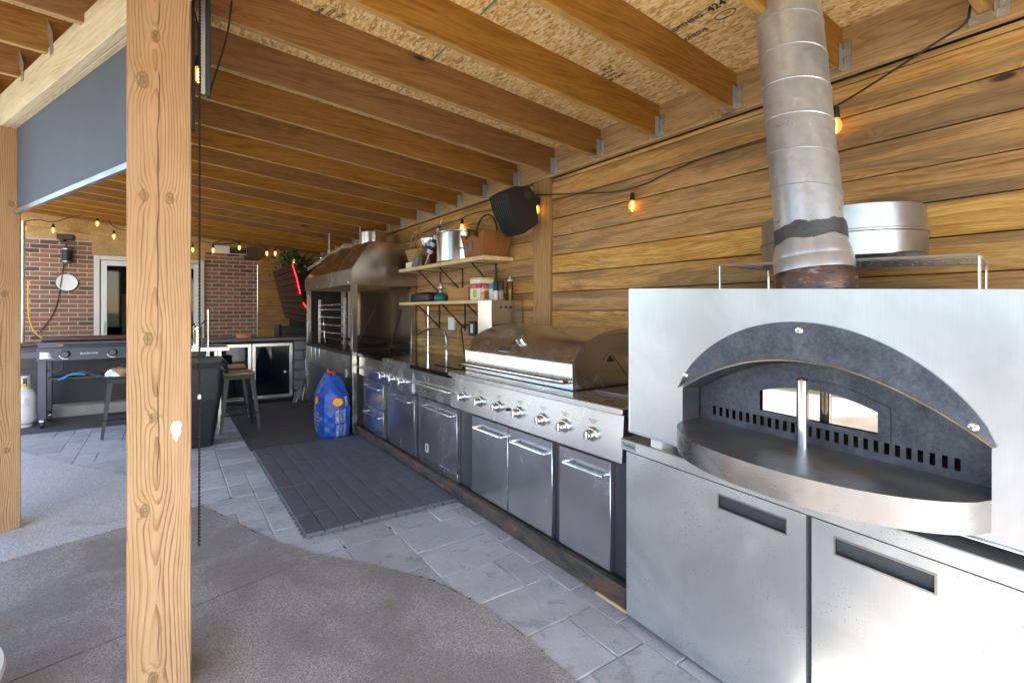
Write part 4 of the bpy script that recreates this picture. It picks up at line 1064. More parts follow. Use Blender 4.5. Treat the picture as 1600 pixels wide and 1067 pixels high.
quad(bm, (DR, CY - .43, sl0), (DR, a0, sl0), (DR, a0, sl1), (DR, CY - .43, sl1)); quad(bm, (DR, a1, sl0), (DR, CY + .43, sl0), (DR, CY + .43, sl1), (DR, a1, sl1))
for k in range(NSL):
    y = a0 + k * pitch; quad(bm, (DR, y + pitch * .48, sl0), (DR, y + pitch, sl0), (DR, y + pitch, sl1), (DR, y + pitch * .48, sl1))
bmesh.ops.solidify(bm, geom=list(bm.faces), thickness=.004)
dr = ov.part('oven_door', bm, 'darksteel')
fy0, fy1 = .56, .989
def ftop(y): return 1.098 + .05 * (1 - ((y - .774) / .215) ** 2)
bm = B()
ff = [fy0 + (fy1 - fy0) * k / 20 for k in range(21)]
for a, c in zip(ff, ff[1:]):
    m_ = (a + c) / 2
    if wy0 < m_ < wy1:
        quad(bm, (DR - .004, a, wtop(a)), (DR - .004, c, wtop(c)), (DR - .004, c, ftop(c)), (DR - .004, a, ftop(a))); quad(bm, (DR - .004, a, .999), (DR - .004, c, .999), (DR - .004, c, 1.016), (DR - .004, a, 1.016))
    else: quad(bm, (DR - .004, a, .999), (DR - .004, c, .999), (DR - .004, c, ftop(c)), (DR - .004, a, ftop(a)))
bmesh.ops.solidify(bm, geom=list(bm.faces), thickness=-.003)
wf = ov.part('window_frame', bm, 'darksteel', dr)
bm = B(); pts = [(DR + .006, y, wtop(y) + .004) for y in [wy0 - .006 + (wy1 - wy0 + .012) * k / 16 for k in range(17)]] + [(DR + .006, wy1 + .006, 1.010), (DR + .006, wy0 - .006, 1.010)]
bm.faces.new([bm.verts.new(p) for p in pts]); ov.part('window_glass', bm, 'ovenglass', dr)
bm = B(); cyl(bm, (1.655, .77, .935), (1.655, .77, 1.155), .0175, n=22); lathe(bm, [(.0175, 0), (.014, .006), (.004, .009)], (1.655, .77, 1.155), 22); cyl(bm, (1.655, .77, 1.14), (DR, .77, 1.14), .008, n=10); ov.part('door_handle', bm, 'chrome', dr)
# landing shelf
def lipx(y): t_ = (y - CY) / .437; return OX + .012 - .262 * max(0, 1 - abs(t_) ** 2.3) ** .62
bm = B(); lp_ = [CY - .437 + .874 * k / 48 for k in range(49)]
for a, c in zip(lp_, lp_[1:]):
    quad(bm, (lipx(a), a, ZB), (lipx(c), c, ZB), (DR, c, ZB + .002), (DR, a, ZB + .002))
ov.part('landing_top', bm, 'steel_worn')
bm = B()
for a, c in zip(lp_, lp_[1:]):
    quad(bm, (lipx(a), a, ZB + .001), (lipx(c), c, ZB + .001), (lipx(c), c, .862), (lipx(a), a, .862))
bmesh.ops.remove_doubles(bm, verts=bm.verts, dist=1e-5)
ov.part('landing_skirt', bm, 'steel_skirt')
bm = B(); prism(bm, [(OX - .004, .325, .862), (OX - .004, .50, .862), (OX - .004, .36, .846), (OX - .004, .33, .848)], (.003, 0, 0)); fl = ov.part('skirt_flange', bm, 'steel')
bm = B(); lathe(bm, [(.009, 0), (.009, .003), (.004, .005)], (OX - .004, .352, .857), 14, Matrix.Rotation(R(-90), 3, 'Y')); ov.part('screw', bm, 'chrome', fl)

# chimney pipe
ch = Thing('chimney_pipe', 'leaning spiral galvanised chimney pipe rising from the pizza oven to the roof', 'pipe', (1.80, .80, 1.42))
A_ = Vector((1.80, .795, 1.405)); T_ = Vector((1.875, .945, 2.66)); D_ = (T_ - A_).normalized(); Q = D_.to_track_quat('Z', 'Y').to_matrix()
def ring(z, r): return (r, z)
bm = B(); lathe(bm, [(.122, .0), (.122, .07), (.120, .075)], A_, 36, Q, False); ch.part('collar', bm, 'burnt')
bm = B(); lathe(bm, [(.1195, .066), (.120, .115), (.118, .118), (.118, .122), (.1175, .135), (.110, .165), (.1075, .185)], A_, 36, Q, False); ch.part('reducer', bm, 'galv')
bm = B(); n_ = 36; rr_ = []
for i, zz_ in enumerate((.178, .188, .2, .212, .222, .232)):
    rr_.append([bm.verts.new(A_ + Q @ Vector(((.1085 + random.uniform(0, .0015)) * math.cos(2 * math.pi * k / n_), (.1085 + random.uniform(0, .0015)) * math.sin(2 * math.pi * k / n_), zz_ + ((.006 * math.sin(k * .9 + i) + .003 * math.sin(k * 2.3) + random.uniform(-.003, .003)) if i in (0, 5) else 0)))) for k in range(n_)])
for a, c in zip(rr_, rr_[1:]):
    for k in range(n_): bm.faces.new((a[k], a[(k + 1) % n_], c[(k + 1) % n_], c[k]))
ch.part('sealant_band', bm, 'sealant')
bm = B(); lathe(bm, [(.1065, .215), (.1055, .25), (.1055, 1.27)], A_, 40, Q, False); pp = ch.part('pipe', bm, 'galv')
bm = B(); sp = []
tot = 1.02 / .125
for k in range(int(tot * 36)):
    a = 2 * math.pi * k / 36; zz_ = .25 + .125 * k / 36
    sp.append(A_ + Q @ Vector((.1062 * math.cos(-a), .1062 * math.sin(-a), zz_)))
tube(bm, sp, .0026, 6); ch.part('spiral_seam', bm, 'galv', pp)
bm = B()
for k in range(14):
    a = R(170 + random.uniform(-25, 95)); zz_ = random.uniform(.118, .155); q = A_ + Q @ Vector((.1185 * math.cos(a), .1185 * math.sin(a), zz_ - .005))
    pp_ = [q + Q @ Vector((random.uniform(-.002, .002) - .0 , random.uniform(-.03, .03), random.uniform(-.008, .008))) for _ in range(4)]
bm.free()

# wire rack and drum on the oven
wr_ = Thing('wire_rack', 'low chrome wire cooling rack standing on top of the pizza oven', 'rack', (2.1, .82, 1.44))
zo = lambda y: OZ1 + (y - 1.459) * SH
C4 = [Vector((1.915, 1.222, 0)), Vector((2.30, 1.222, 0)), Vector((2.30, .472, 0)), Vector((1.915, .408, 0))]
for c in C4: c.z = zo(c.y) + .105
bm = B(); tube(bm, C4, .0058, 6, True); wr_.part('rim', bm, 'zinc')
bm = B()
for k in range(1, 22):
    f_ = k / 22; a = C4[0].lerp(C4[3], f_); c = C4[1].lerp(C4[2], f_); tube(bm, [a + Vector((0, 0, .003)), c + Vector((0, 0, .003))],   .0024, 4)
for f_ in (.33, .66): tube(bm, [C4[0].lerp(C4[1], f_), C4[3].lerp(C4[2], f_)], .003, 5)
wr_.part('wires', bm, 'zinc')
for c in C4:
    bm = B(); tube(bm, [c, Vector((c.x, c.y, zo(c.y) - .001))], .0042, 6); wr_.part('leg', bm, 'chrome')
dm = Thing('round_pan', 'large dented galvanised round pan on the wire rack behind the chimney', 'pan', (2.14, .86, 1.53))
zc = zo(.86) + .111
bm = B(); lathe(bm, [(.246, .0), (.252, .004), (.253, .088), (.258, .091), (.258, .097), (.252, .101), (.252, .19), (.249, .194), (.244, .19), (.244, .01), (.01, .008)], (2.14, .86, zc), 48, Matrix.Rotation(R(-2), 3, 'X') @ Matrix.Diagonal((1.03, 1.06, .92))); bod = dm.part('pan_wall', bm, 'panmetal')
bm = B(); tube(bm, arcpts([(2.06, 1.0, zc + .18), (2.02, .97, zc + .225), (2.0, .90, zc + .225), (2.02, .86, zc + .185)], 2), .008, 8); dm.part('pan_handle', bm, 'black')
bm = B(); lathe(bm, [(.002, .022), (.03, .020), (.055, .012), (.06, .0), (.0, .0)], (1.975, .60, zo(.60) + .110), 26); single('cast_iron_lid', 'small dark cast iron lid lying on the wire rack', 'lid', bm, 'darksteel', (1.975, .60, zo(.60) + .110))

# =================================================================== SPEAKER
sp_ = Thing('wall_speaker', 'black angled loudspeaker bracketed to the upright of the timber wall', 'speaker', (2.3, 3.15, 1.95))
P6 = [(2.044, 2.22), (2.12, 2.272), (2.255, 2.292), (2.325, 2.22), (2.345, 2.02), (2.208, 1.925), (2.16, 1.975), (2.105, 2.06), (2.068, 2.14)]
bm = B(); prism(bm, [(x, 3.02, z_) for x, z_ in P6], (0, .24, 0)); bmesh.ops.bevel(bm, geom=list(bm.edges), offset=.006, segments=1, affect='EDGES'); sp_.part('cabinet', bm, 'black')
bm = B()
G6 = [(2.208, 1.925), (2.16, 1.975), (2.105, 2.06), (2.068, 2.14), (2.044, 2.22)]
for k in range(9):
    y = 3.035 + k * .026; tube(bm, [(x - .004, y, z_ - .002) for x, z_ in G6], .004, 5)
sp_.part('grille', bm, 'matteblack')
bm = B(); cyl(bm, (2.235, 3.02, 2.215), (2.235, 3.008, 2.215), .028, n=18); sp_.part('pivot_knob', bm, 'charcoal')
bm = B(); box(bm, 2.30, 2.395, 3.06, 3.15, 2.17, 2.23, .004); sp_.part('wall_bracket', bm, 'black')

# =================================================================== SHELVES
def shelf(label, y0, y1, ztop, brk, th=.036):
    t_ = Thing('wall_shelf', label, 'shelf', (2.26, (y0 + y1) / 2, ztop - th))
    bm = B(); box(bm, 2.10, 2.408, y0, y1, ztop - th, ztop, .004); t_.part('plank', bm, 'shelf')
    for y in brk:
        bm = B(); zz_ = ztop - th
        box(bm, 2.13, 2.408, y - .009, y + .009, zz_ - .005, zz_ - .0005); box(bm, 2.402, 2.4075, y - .009, y + .009, zz_ - .26, zz_ - .005)
        a, c = Vector((2.16, y, zz_ - .006)), Vector((2.400, y, zz_ - .23)); tube(bm, [a, c], .0075, 4)
        t_.part('bracket', bm, 'matteblack')
    return t_
shelf('upper pine plank shelf holding baskets and a big steel pot', 3.45, 5.22, 1.800, (3.72, 4.33, 4.82))
shelf('lower pine plank shelf holding a lamp, boxes and a bright carton', 3.53, 5.22, 1.437, (3.80, 4.28, 4.84), .03)

def ellip_tube(bm, c, rx, ry, z0, n=28, r=.005):
    tube(bm, [(c[0] + rx * math.cos(2 * math.pi * k / n), c[1] + ry * math.sin(2 * math.pi * k / n), z0) for k in range(n)], r, 5, True)
# wicker basket
bx_, by_ = 2.24, 5.02; zt_ = 1.80
wb = Thing('wicker_basket', 'small pale wicker basket with a tall hoop handle, standing on a white box', 'basket', (bx_, by_, 1.87))
bm = B(); box(bm, bx_ - .10, bx_ + .10, by_ - .16, by_ + .10, 1.8005, 1.868, .003); single('white_box', 'flat white cardboard box under the wicker basket on the upper shelf', 'box', bm, 'paper', (bx_, by_, 1.80))
bm = B()
for k in range(12):
    f_ = k / 11; ellip_tube(bm, (bx_, by_), .085 + .035 * f_, .13 + .05 * f_, 1.875 + .115 * f_ + (.002 if k % 2 else 0), 32, .0068)
for k in range(22):
    a = 2 * math.pi * k / 22; tube(bm, [(bx_ + .083 * math.cos(a), by_ + .128 * math.sin(a), 1.872), (bx_ + .122 * math.cos(a), by_ + .182 * math.sin(a), 1.995)], .006, 5)
wb.part('bowl', bm, 'wicker')
bm = B(); lathe(bm, [(.0, .0), (.083, .0), (.083, .008), (.0, .008)], (bx_, by_, 1.8685), 24, Matrix.Diagonal((1, 1.5, 1)), False); wb.part('bottom', bm, 'wicker')
for s in (-1, 1):
    bm = B(); tube(bm, [(bx_ + s * (.03 - .012 * math.sin(math.pi * k / 16)), by_ + .165 * math.cos(math.pi * k / 16), 1.985 + .22 * math.sin(math.pi * k / 16)) for k in range(17)], .0075, 6); wb.part('handle', bm, 'wicker')
# metal bowl
bm = B(); lathe(bm, [(.02, .0), (.09, .01), (.115, .05), (.125, .09), (.128, .092), (.122, .088), (.11, .05), (.085, .016), (.0, .012)], (2.26, 4.70, 1.995), 32)
sb = single('steel_bowl', 'shallow shiny steel bowl stacked beside the wicker basket', 'bowl', bm, 'chrome', (2.26, 4.70, 1.995))
bm = B(); box(bm, 2.18, 2.34, 4.60, 4.79, 1.8005, 1.994, .004); single('dark_canister', 'dark square canister carrying the steel bowl on the upper shelf', 'canister', bm, 'leather', (2.26, 4.70, 1.80))
# folded flag on a stick
fs = Thing('rolled_flag', 'navy and white striped flag rolled on a stick leaning on the steel pot', 'flag', (2.14, 4.72, 1.80))
f0, f1 = onX(664, 424, 2.135), onX(691, 342, 2.19); f0.z = max(f0.z, 1.803)
bm = B(); tube(bm, [f0, f1], .006, 6); fs.part('stick', bm, 'shelf')
for k in range(9):
    a, c = f0.lerp(f1, .28 + k * .075), f0.lerp(f1, .28 + (k + 1) * .075)
    ra, rc = .034 - .0033 * k, .034 - .0033 * (k + 1)
    bm = B(); cyl(bm, a, c, ra if k else .03, max(rc, .008), 12); fs.part('stripe', bm, 'flagblue' if k % 2 else 'flagwhite')
bm = B()
for k in range(26):
    p = Vector((2.125 + random.uniform(-.01, .02), 4.86 + random.uniform(-.05, .05), 1.803)); tube(bm, [p, p + Vector((random.uniform(-.01, .02), -.08 + random.uniform(-.05, .05), .10 + random.uniform(-.02, .03)))], .005, 4)
single('herb_bunch', 'bunch of dried grey green herbs leaning at the shelf edge', 'herbs', bm, 'dryherb', (2.13, 4.86, 1.80))
# stock pot
px, py = 2.235, 4.13
sp2 = Thing('stock_pot', 'big polished stainless stock pot with a rolled rim and no lid', 'pot', (px, py, 1.80))
bm = B(); lathe(bm, [(.02, .001), (.164, .001), (.168, .006), (.168, .262), (.174, .267), (.175, .273), (.171, .276), (.164, .270), (.164, .01), (.0, .008)], (px, py, 1.80), 56, Matrix.Diagonal((1., 1.5, 1.))); sp2.part('pot_wall', bm, 'steel_z')
bm = B(); tube(bm, arcpts([(px - .12, py - .17, 1.905), (px - .14, py - .215, 1.905), (px - .09, py - .235, 1.905), (px - .06, py - .23, 1.905)], 2), .006, 6); sp2.part('side_handle', bm, 'chrome')
# wooden basket with leather handle
wbk = Thing('wooden_basket', 'flared orange brown wooden basket with leather handle and painted herbs', 'basket', (2.26, 3.62, 1.80))
def tray_ring(z_, gx, gy): return [Vector((2.255 + sx_ * gx, 3.64 + sy_ * gy, z_)) for sx_, sy_ in ((-1, -1), (1, -1), (1, 1), (-1, 1))]
lo, hi = tray_ring(1.801, .115, .145), tray_ring(1.99, .145, .195)
for k, nm in enumerate(('end_board', 'side_board', 'end_board', 'side_board')):
    a, c, d2, e2 = lo[k], lo[(k + 1) % 4], hi[(k + 1) % 4], hi[k]
    bm = B(); top = []
    for i in range(13):
        f_ = i / 12; p = e2.lerp(d2, f_)
        if nm == 'side_board': p = p + Vector((0, 0, -.018 + .030 * abs(math.cos(f_ * math.pi * 2)) - (.02 if .2 < f_ < .8 else 0)))
        else: p = p + Vector((0, 0, .012))
        top.append(p)
    n3 = (c - a).cross(e2 - a).normalized()
    prism(bm, [a, c] + top[::-1], -n3 * .010); wbk.part(nm, bm, 'tray')
bm = B(); box(bm, 2.145, 2.365, 3.50, 3.78, 1.8008, 1.808); wbk.part('bottom', bm, 'tray')
bm = B(); tube(bm, [(2.255, 3.64 + .175 * math.cos(math.pi * k / 18) * (1.0), 1.985 + .185 * math.sin(math.pi * k / 18) - (.05 if k in (0, 18) else 0)) for k in range(19)], .0085, 8); wbk.part('handle', bm, 'leather')
bm = B()
for k in range(16):
    y = 3.70 + (k % 8 - 4) * .014; z0_ = 1.845 + random.uniform(0, .03)
    xx_ = lambda z_: 2.255 - .115 - .03 * (z_ - 1.801) / .189 - .0125
    p0_, p1_ = (xx_(z0_), y, z0_), (xx_(z0_ + .07), y + random.uniform(-.035, .035), z0_ + .07); tube(bm, [p0_, p1_], .0028, 4)
wbk.part('painted_sprigs', bm, 'dryherb')

# ---- lower shelf things
LZ = 1.438
bm = B(); box(bm, 2.16, 2.36, 4.60, 5.06, LZ, LZ + .085, .02, seg=2); box(bm, 2.18, 2.34, 4.70, 4.97, LZ + .0855, LZ + .10, .006)
single('black_case', 'low black plastic case with rounded corners on the lower shelf', 'case', bm, 'black', (2.26, 4.83, LZ))
ol = Thing('oil_lamp', 'round teal glass oil lamp with metal burner on the lower shelf', 'lamp', (2.22, 4.43, LZ))
bm = B(); lathe(bm, [(.055, .0), (.068, .02), (.070, .045), (.055, .07), (.022, .085), (.018, .09)], (2.22, 4.43, LZ), 28); ol.part('font', bm, 'teal')
bm = B(); lathe(bm, [(.020, .088), (.024, .10), (.018, .115), (.030, .13), (.030, .14), (.014, .15), (.02, .17), (.006, .185)], (2.22, 4.43, LZ), 20); ol.part('burner', bm, 'zinc')
bm = B(); box(bm, 2.20, 2.36, 3.86, 4.24, LZ, LZ + .118, .002); wbx = single('wooden_box', 'plain orange wooden box between the oil lamp and the carton', 'box', bm, 'boxwood', (2.28, 4.05, LZ))
ca = Thing('food_carton', 'white food carton with crimson band and yellow pictures on the lower shelf', 'carton', (2.22, 3.60, LZ))
cx0, cx1, cy0, cy1, ch_ = 2.165, 2.30, 3.59, 3.76, .190
bm = B(); box(bm, cx0, cx1, cy0, cy1, LZ, LZ + ch_, .002); ca.part('box', bm, 'paper')
bm = B(); box(bm, cx0 - .001, cx1 + .001, cy0 - .001, cy1 + .001, LZ + .100, LZ + .142); ca.part('band', bm, 'magenta')
bm = B(); prism(bm, [(cx0 - .0015, cy0 + .002, LZ + .176), (cx0 - .0015, cy1 - .002, LZ + .168), (cx0 - .0015, cy1 - .002, LZ + .186), (cx0 - .0015, cy0 + .002, LZ + .188)], (.001, 0, 0)); prism(bm, [(cx0 + .002, cy0 - .0015, LZ + .176), (cx1 - .002, cy0 - .0015, LZ + .170), (cx1 - .002, cy0 - .0015, LZ + .188), (cx0 + .002, cy0 - .0015, LZ + .188)], (0, .001, 0)); ca.part('top_stripe', bm, 'yellow')
ca.part('print', textbm('Saxa', .036, (cx0 - .0018, cy1 - .03, LZ + .109), (0, -1, 0), (0, 0, 1), .0002), 'yellow'); ca.part('print', textbm('Saxa', .036, (cx0 + .02, cy0 - .0018, LZ + .109), (1, 0, 0), (0, 0, 1), .0002), 'yellow')
bm = B(); cyl(bm, (cx0 - .0012, 3.68, LZ + .055), (cx0 + .001, 3.68, LZ + .055), .036, n=20); ca.part('lemon_picture', bm, 'green')
bm = B(); cyl(bm, (2.23, cy0 - .0012, LZ + .045), (2.23, cy0 + .001, LZ + .045), .036, n=20); ca.part('food_picture', bm, 'boxwood')
EZ = 1.4325
sq = Thing('sauce_bottle', 'small peach sauce bottle with white nozzle in front of the carton', 'bottle', (2.125, 3.49, EZ))
bm = B(); lathe(bm, [(.019, 0), (.020, .004), (.020, .058), (.016, .066), (.010, .07)], (2.125, 3.485, EZ), 18); sq.part('body', bm, 'peach')
bm = B(); lathe(bm, [(.0125, .068), (.0125, .088), (.006, .095), (.004, .112)], (2.125, 3.485, EZ), 14); sq.part('nozzle', bm, 'white')
bb = Thing('salt_carton', 'narrow blue and white salt carton between the sauce bottle and the mills', 'carton', (2.2, 3.46, EZ))
bm = B(); box(bm, 2.19, 2.245, 3.43, 3.49, EZ, EZ + .095, .002); bb.part('lower', bm, 'paper')
bm = B(); box(bm, 2.19, 2.245, 3.43, 3.49, EZ + .0955, EZ + .14, .002); bb.part('upper', bm, 'bluebox')
for i, (x, y, lab, m_) in enumerate(((2.19, 3.385, 'black topped grinder filled with white salt on the exhaust box', 'white'), (2.215, 3.345, 'black topped grinder filled with brown peppercorns on the exhaust box', 'spice'))):
    t_ = Thing('spice_grinder', lab, 'grinder', (x, y, EZ))
    bm = B(); lathe(bm, [(.020, 0), (.021, .004), (.0195, .06), (.021, .065), (.021, .076)], (x, y, EZ), 18); t_.part('jar', bm, m_)
    bm = B(); lathe(bm, [(.0225, .0765), (.024, .085), (.023, .15), (.020, .155), (.001, .156)], (x, y, EZ), 18); t_.part('cap', bm, 'black')
sqz = Thing('squeeze_bottle', 'tall clear squeeze bottle half full of olive oil at the end of the exhaust box', 'bottle', (2.30, 3.345, EZ))
bm = B(); lathe(bm, [(.027, 0), (.028, .004), (.028, .13), (.022, .152), (.020, .155)], (2.30, 3.345, EZ), 20); sqz.part('body', bm, 'clearplastic')
bm = B(); lathe(bm, [(.001, .003), (.0265, .004), (.0265, .085), (.001, .085)], (2.30, 3.345, EZ), 20, None, False); sqz.part('oil', bm, 'oil')
bm = B(); lathe(bm, [(.022, .154), (.022, .168), (.008, .172), (.004, .198)], (2.30, 3.345, EZ), 16); sqz.part('cap', bm, 'ivory')
# things on the wall below
ob = Thing('outlet_box', 'black weatherproof outlet box on the boards below the lower shelf', 'outlet', (2.40, 3.62, 1.13))
bm = B(); box(bm, 2.355, 2.411, 4.00, 4.13, 1.11, 1.25, .008); ob.part('housing', bm, 'black')
bm = B(); box(bm, 2.351, 2.3545, 4.035, 4.075, 1.14, 1.22); ob.part('plate', bm, 'zinc')
bm = B(); tube(bm, arcpts([(2.37, 4.13, 1.21), (2.34, 4.20, 1.22), (2.34, 4.24, 1.17), (2.36, 4.25, 1.08), (2.38, 4.24, .90)], 2), .008, 6); ob.part('plug_lead', bm, 'black')
bm = B(); box(bm, 2.385, 2.411, 4.48, 4.60, 1.15, 1.28, .003); o = single('notice_card', 'small white card pinned to the boards behind the faucet', 'card', bm, 'paper', (2.4, 4.54, 1.15))
bm = B(); tube(bm, [(2.395, 5.10, .89), (2.395, 5.10, 1.40)], .010, 8); single('steel_conduit', 'thin bright steel conduit running up the wall under the lower shelf', 'conduit', bm, 'chrome', (2.395, 5.1, .89))
bm = B(); tube(bm, arcpts([(2.395, 4.42, .89), (2.40, 4.40, 1.10), (2.395, 4.46, 1.30), (2.40, 4.75, 1.40)], 2), .004, 6); single('extension_lead', 'thin yellow lead hanging on the boards behind the faucet', 'lead', bm, 'cord_y', (2.4, 4.4, .89))
bm = B(); tube(bm, arcpts([(2.395, 5.02, 1.08), (2.39, 5.14, 1.20), (2.39, 5.20, 1.36)], 2), .003, 5); single('red_wire', 'short red wire beside the steel conduit', 'wire', bm, 'cord_r', (2.39, 5.1, 1.08))

# =================================================================== DECK TILE MAT
mat_ = Thing('deck_tile_mat', 'charcoal interlocking deck tile mat lying on the grey pavers', 'mat', (1.17, 4.2, 0))
TW, TL = .3365, .3085
bm = B()
for s in range(3):
    xa = s * TW / 3 + .0028; xb = (s + 1) * TW / 3 - .0028
    box(bm, xa, xb, .0022, TL - .0022, .010, .030, .0025)
box(bm, .002, TW - .002, .004, TL - .004, .002, .014)
for k in range(5):
    box(bm, -.008, .004, .02 + k * .06, .035 + k * .06, .002, .012); box(bm, .02 + k * .066, .035 + k * .066, -.008, .004, .002, .012)
me_t = finish(bm, 'tile', 'decktile')
for i in range(3):
    for j in range(7):
        mat_.inst('tile', me_t, (.670 + i * TW, 3.10 + j * TL, random.uniform(0, .0015)))

# =================================================================== FAR END: house
hs = Thing('brick_house', 'red brown brick house wall with a sliding patio door at the far end', 'house', (0, 10, 0))
bm = B(); box(bm, -3.2, -.93, 10.005, 10.25, 0, 2.42); box(bm, .53, 1.34, 10.005, 10.25, 0, 2.38); box(bm, -.93, .53, 10.06, 10.25, 2.21, 2.8); box(bm, -3.2, 2.5, 10.26, 10.3, 2.2, 3.2); hs.part('mortar_wall', bm, 'mortar')
bm = B(); box(bm, -.95, .545, 9.99, 10.055, 2.21, 2.52, .003); box(bm, -3.2, -.95, 9.99, 10.011, 2.42, 2.62, .003); hs.part('lintel', bm, 'ledger')
bm = B(); box(bm, -.1015, .1015, -.012, .0, -.0285, .0285, .0025); me_b = finish(bm, 'brick', 'brick')
cutc = {}
def cut_brick(w_):
    k_ = round(w_, 3)
    if k_ not in cutc:
        bm = B(); box(bm, -k_ / 2, k_ / 2, -.012, .0, -.0285, .0285, .0025); cutc[k_] = finish(bm, 'brick', 'brick')
    return cutc[k_]
PX, PZ = .2135, .0677
for (xa, xb, za) in ((-1.86, -.935, .88), (.535, 1.335, .82)):
    z_ = 2.40 if xa < 0 else 2.36
    row = 0
    while z_ > za:
        x = xa + (0 if row % 2 else -PX / 2)
        while x < xb:
            l, r_ = max(x, xa), min(x + PX - .0105, xb)
            if r_ - l > .15 and r_ - l > PX * .9: hs.inst('brick', me_b, ((l + r_) / 2, 10.012, z_ - PZ / 2))
            elif r_ - l > .03: hs.inst('brick', cut_brick(r_ - l), ((l + r_) / 2, 10.012, z_ - PZ / 2))
            x += PX
        z_ -= PZ; row += 1
# sliding door
bm = B()
for xa, xb, za, zb_ in ((-.925, -.855, .0, 2.205), (.455, .525, .0, 2.205), (-.855, .455, 2.135, 2.205)): box(bm, xa, xb, 9.965, 10.06, za, zb_, .006)
df = hs.part('door_frame', bm, 'cream')
for xa, xb, y in ((-.845, -.17, 9.995), (-.235, .445, 10.025)):
    bm = B()
    for a, c, za, zb_ in ((xa, xa + .075, .03, 2.13), (xb - .075, xb, .03, 2.13), (xa + .075, xb - .075, 2.05, 2.13), (xa + .075, xb - .075, .03, .13)): box(bm, a, c, y - .012, y + .012, za, zb_, .004)
    sa = hs.part('door_sash', bm, 'white', df)
    bm = B(); box(bm, xa + .07, xb - .07, y - .004, y + .004, .12, 2.06); hs.part('pane', bm, 'glass', df)
bm = B(); tube(bm, arcpts([(-.80, 9.98, 1.02), (-.80, 9.955, 1.03), (-.80, 9.945, 1.10), (-.80, 9.955, 1.17), (-.80, 9.98, 1.18)], 1), .008, 6); hs.part('door_handle', bm, 'ivory', df)
bm = B(); box(bm, -1.6, 1.3, 12.2, 12.25, 0, 2.8); box(bm, -1.6, 1.3, 10.3, 12.2, -.02, 0); box(bm, -1.65, -1.6, 10.3, 12.25, 0, 2.8); box(bm, 1.3, 1.35, 10.3, 12.25, 0, 2.8); box(bm, -1.65, 1.35, 10.3, 12.25, 2.8, 2.85); hs.part('room', bm, 'room')
bm = B()
for k in range(18): cyl(bm, (-.60 + k * .018, 10.42 + .015 * math.sin(k * 1.9), .1), (-.60 + k * .018, 10.42 + .015 * math.sin(k * 1.9), 1.62), .012, n=8)
hs.part('curtain', bm, 'curtain')

sc_ = Thing('wall_sconce', 'black cylinder wall light on the brick wall above the round plate', 'wall light', (-1.23, 9.95, 2.05))
bm = B(); cyl(bm, (-1.235, 9.93, 2.06), (-1.235, 9.93, 2.29), .058, n=24); sc_.part('shade', bm, 'black')
bm = B(); cyl(bm, (-1.235, 9.93, 2.075), (-1.235, 9.93, 2.085), .0592, n=24); cyl(bm, (-1.235, 9.93, 2.262), (-1.235, 9.93, 2.272), .0592, n=24); sc_.part('rim', bm, 'zinc')
bm = B(); box(bm, -1.265, -1.205, 9.975, 10.002, 2.13, 2.22, .003); sc_.part('mount', bm, 'black')
bm = B(); lathe(bm, [(.0, .0), (.10, .004), (.118, .012), (.125, .022), (.118, .022), (.09, .012), (.0, .010)], (-1.24, 10.0, 1.77), 32, Matrix.Rotation(R(90), 3, 'X')); wp = Thing('wall_plate', 'round white decorative plate hung on the brick wall', 'plate', (-1.24, 9.98, 1.64)); wp.part('dish', bm, 'white')
bm = B(); lathe(bm, [(.127, .0), (.135, .006), (.127, .02)], (-1.24, 10.0, 1.765), 32, Matrix.Rotation(R(90), 3, 'X'), False); wp.part('rim', bm, 'soot')
bm = B(); tube(bm, arcpts([(-1.24, 9.96, 2.46), (-1.25, 9.975, 2.3), (-1.30, 9.985, 1.8), (-1.36, 9.985, 1.35), (-1.55, 9.98, 1.0), (-1.62, 9.9, .95)], 2), .007, 6); single('wall_cable', 'thin dark cable drooping down the brick wall behind the griddle', 'cable', bm, 'leather', (-1.4, 9.97, .95))
bm = B(); box(bm, -1.30, -1.11, 9.55, 9.72, 2.37, 2.45, .008); cyl(bm, (-1.24, 9.60, 2.37), (-1.24, 9.60, 2.34), .04, n=18); single('ceiling_speaker', 'small black round faced speaker fixed under the far joists', 'speaker', bm, 'black', (-1.2, 9.63, 2.34))
bm = B(); tube(bm, [(-1.555, 9.0, .0), (-1.545, 9.0, 2.52)], .018, 8); single('steel_pole', 'thin grey steel pole rising to the roof by the propane tank', 'pole', bm, 'alu', (-1.55, 9.0, 0))
bm = B(); tube(bm, arcpts([(-1.50, 9.0, 1.75), (-1.50, 9.0, 1.25), (-1.44, 8.98, 1.05), (-1.33, 8.95, .96)], 2), .010, 6); single('yellow_extension_cord', 'yellow extension cord hanging down the steel pole', 'cord', bm, 'cord_y', (-1.45, 9, .96))

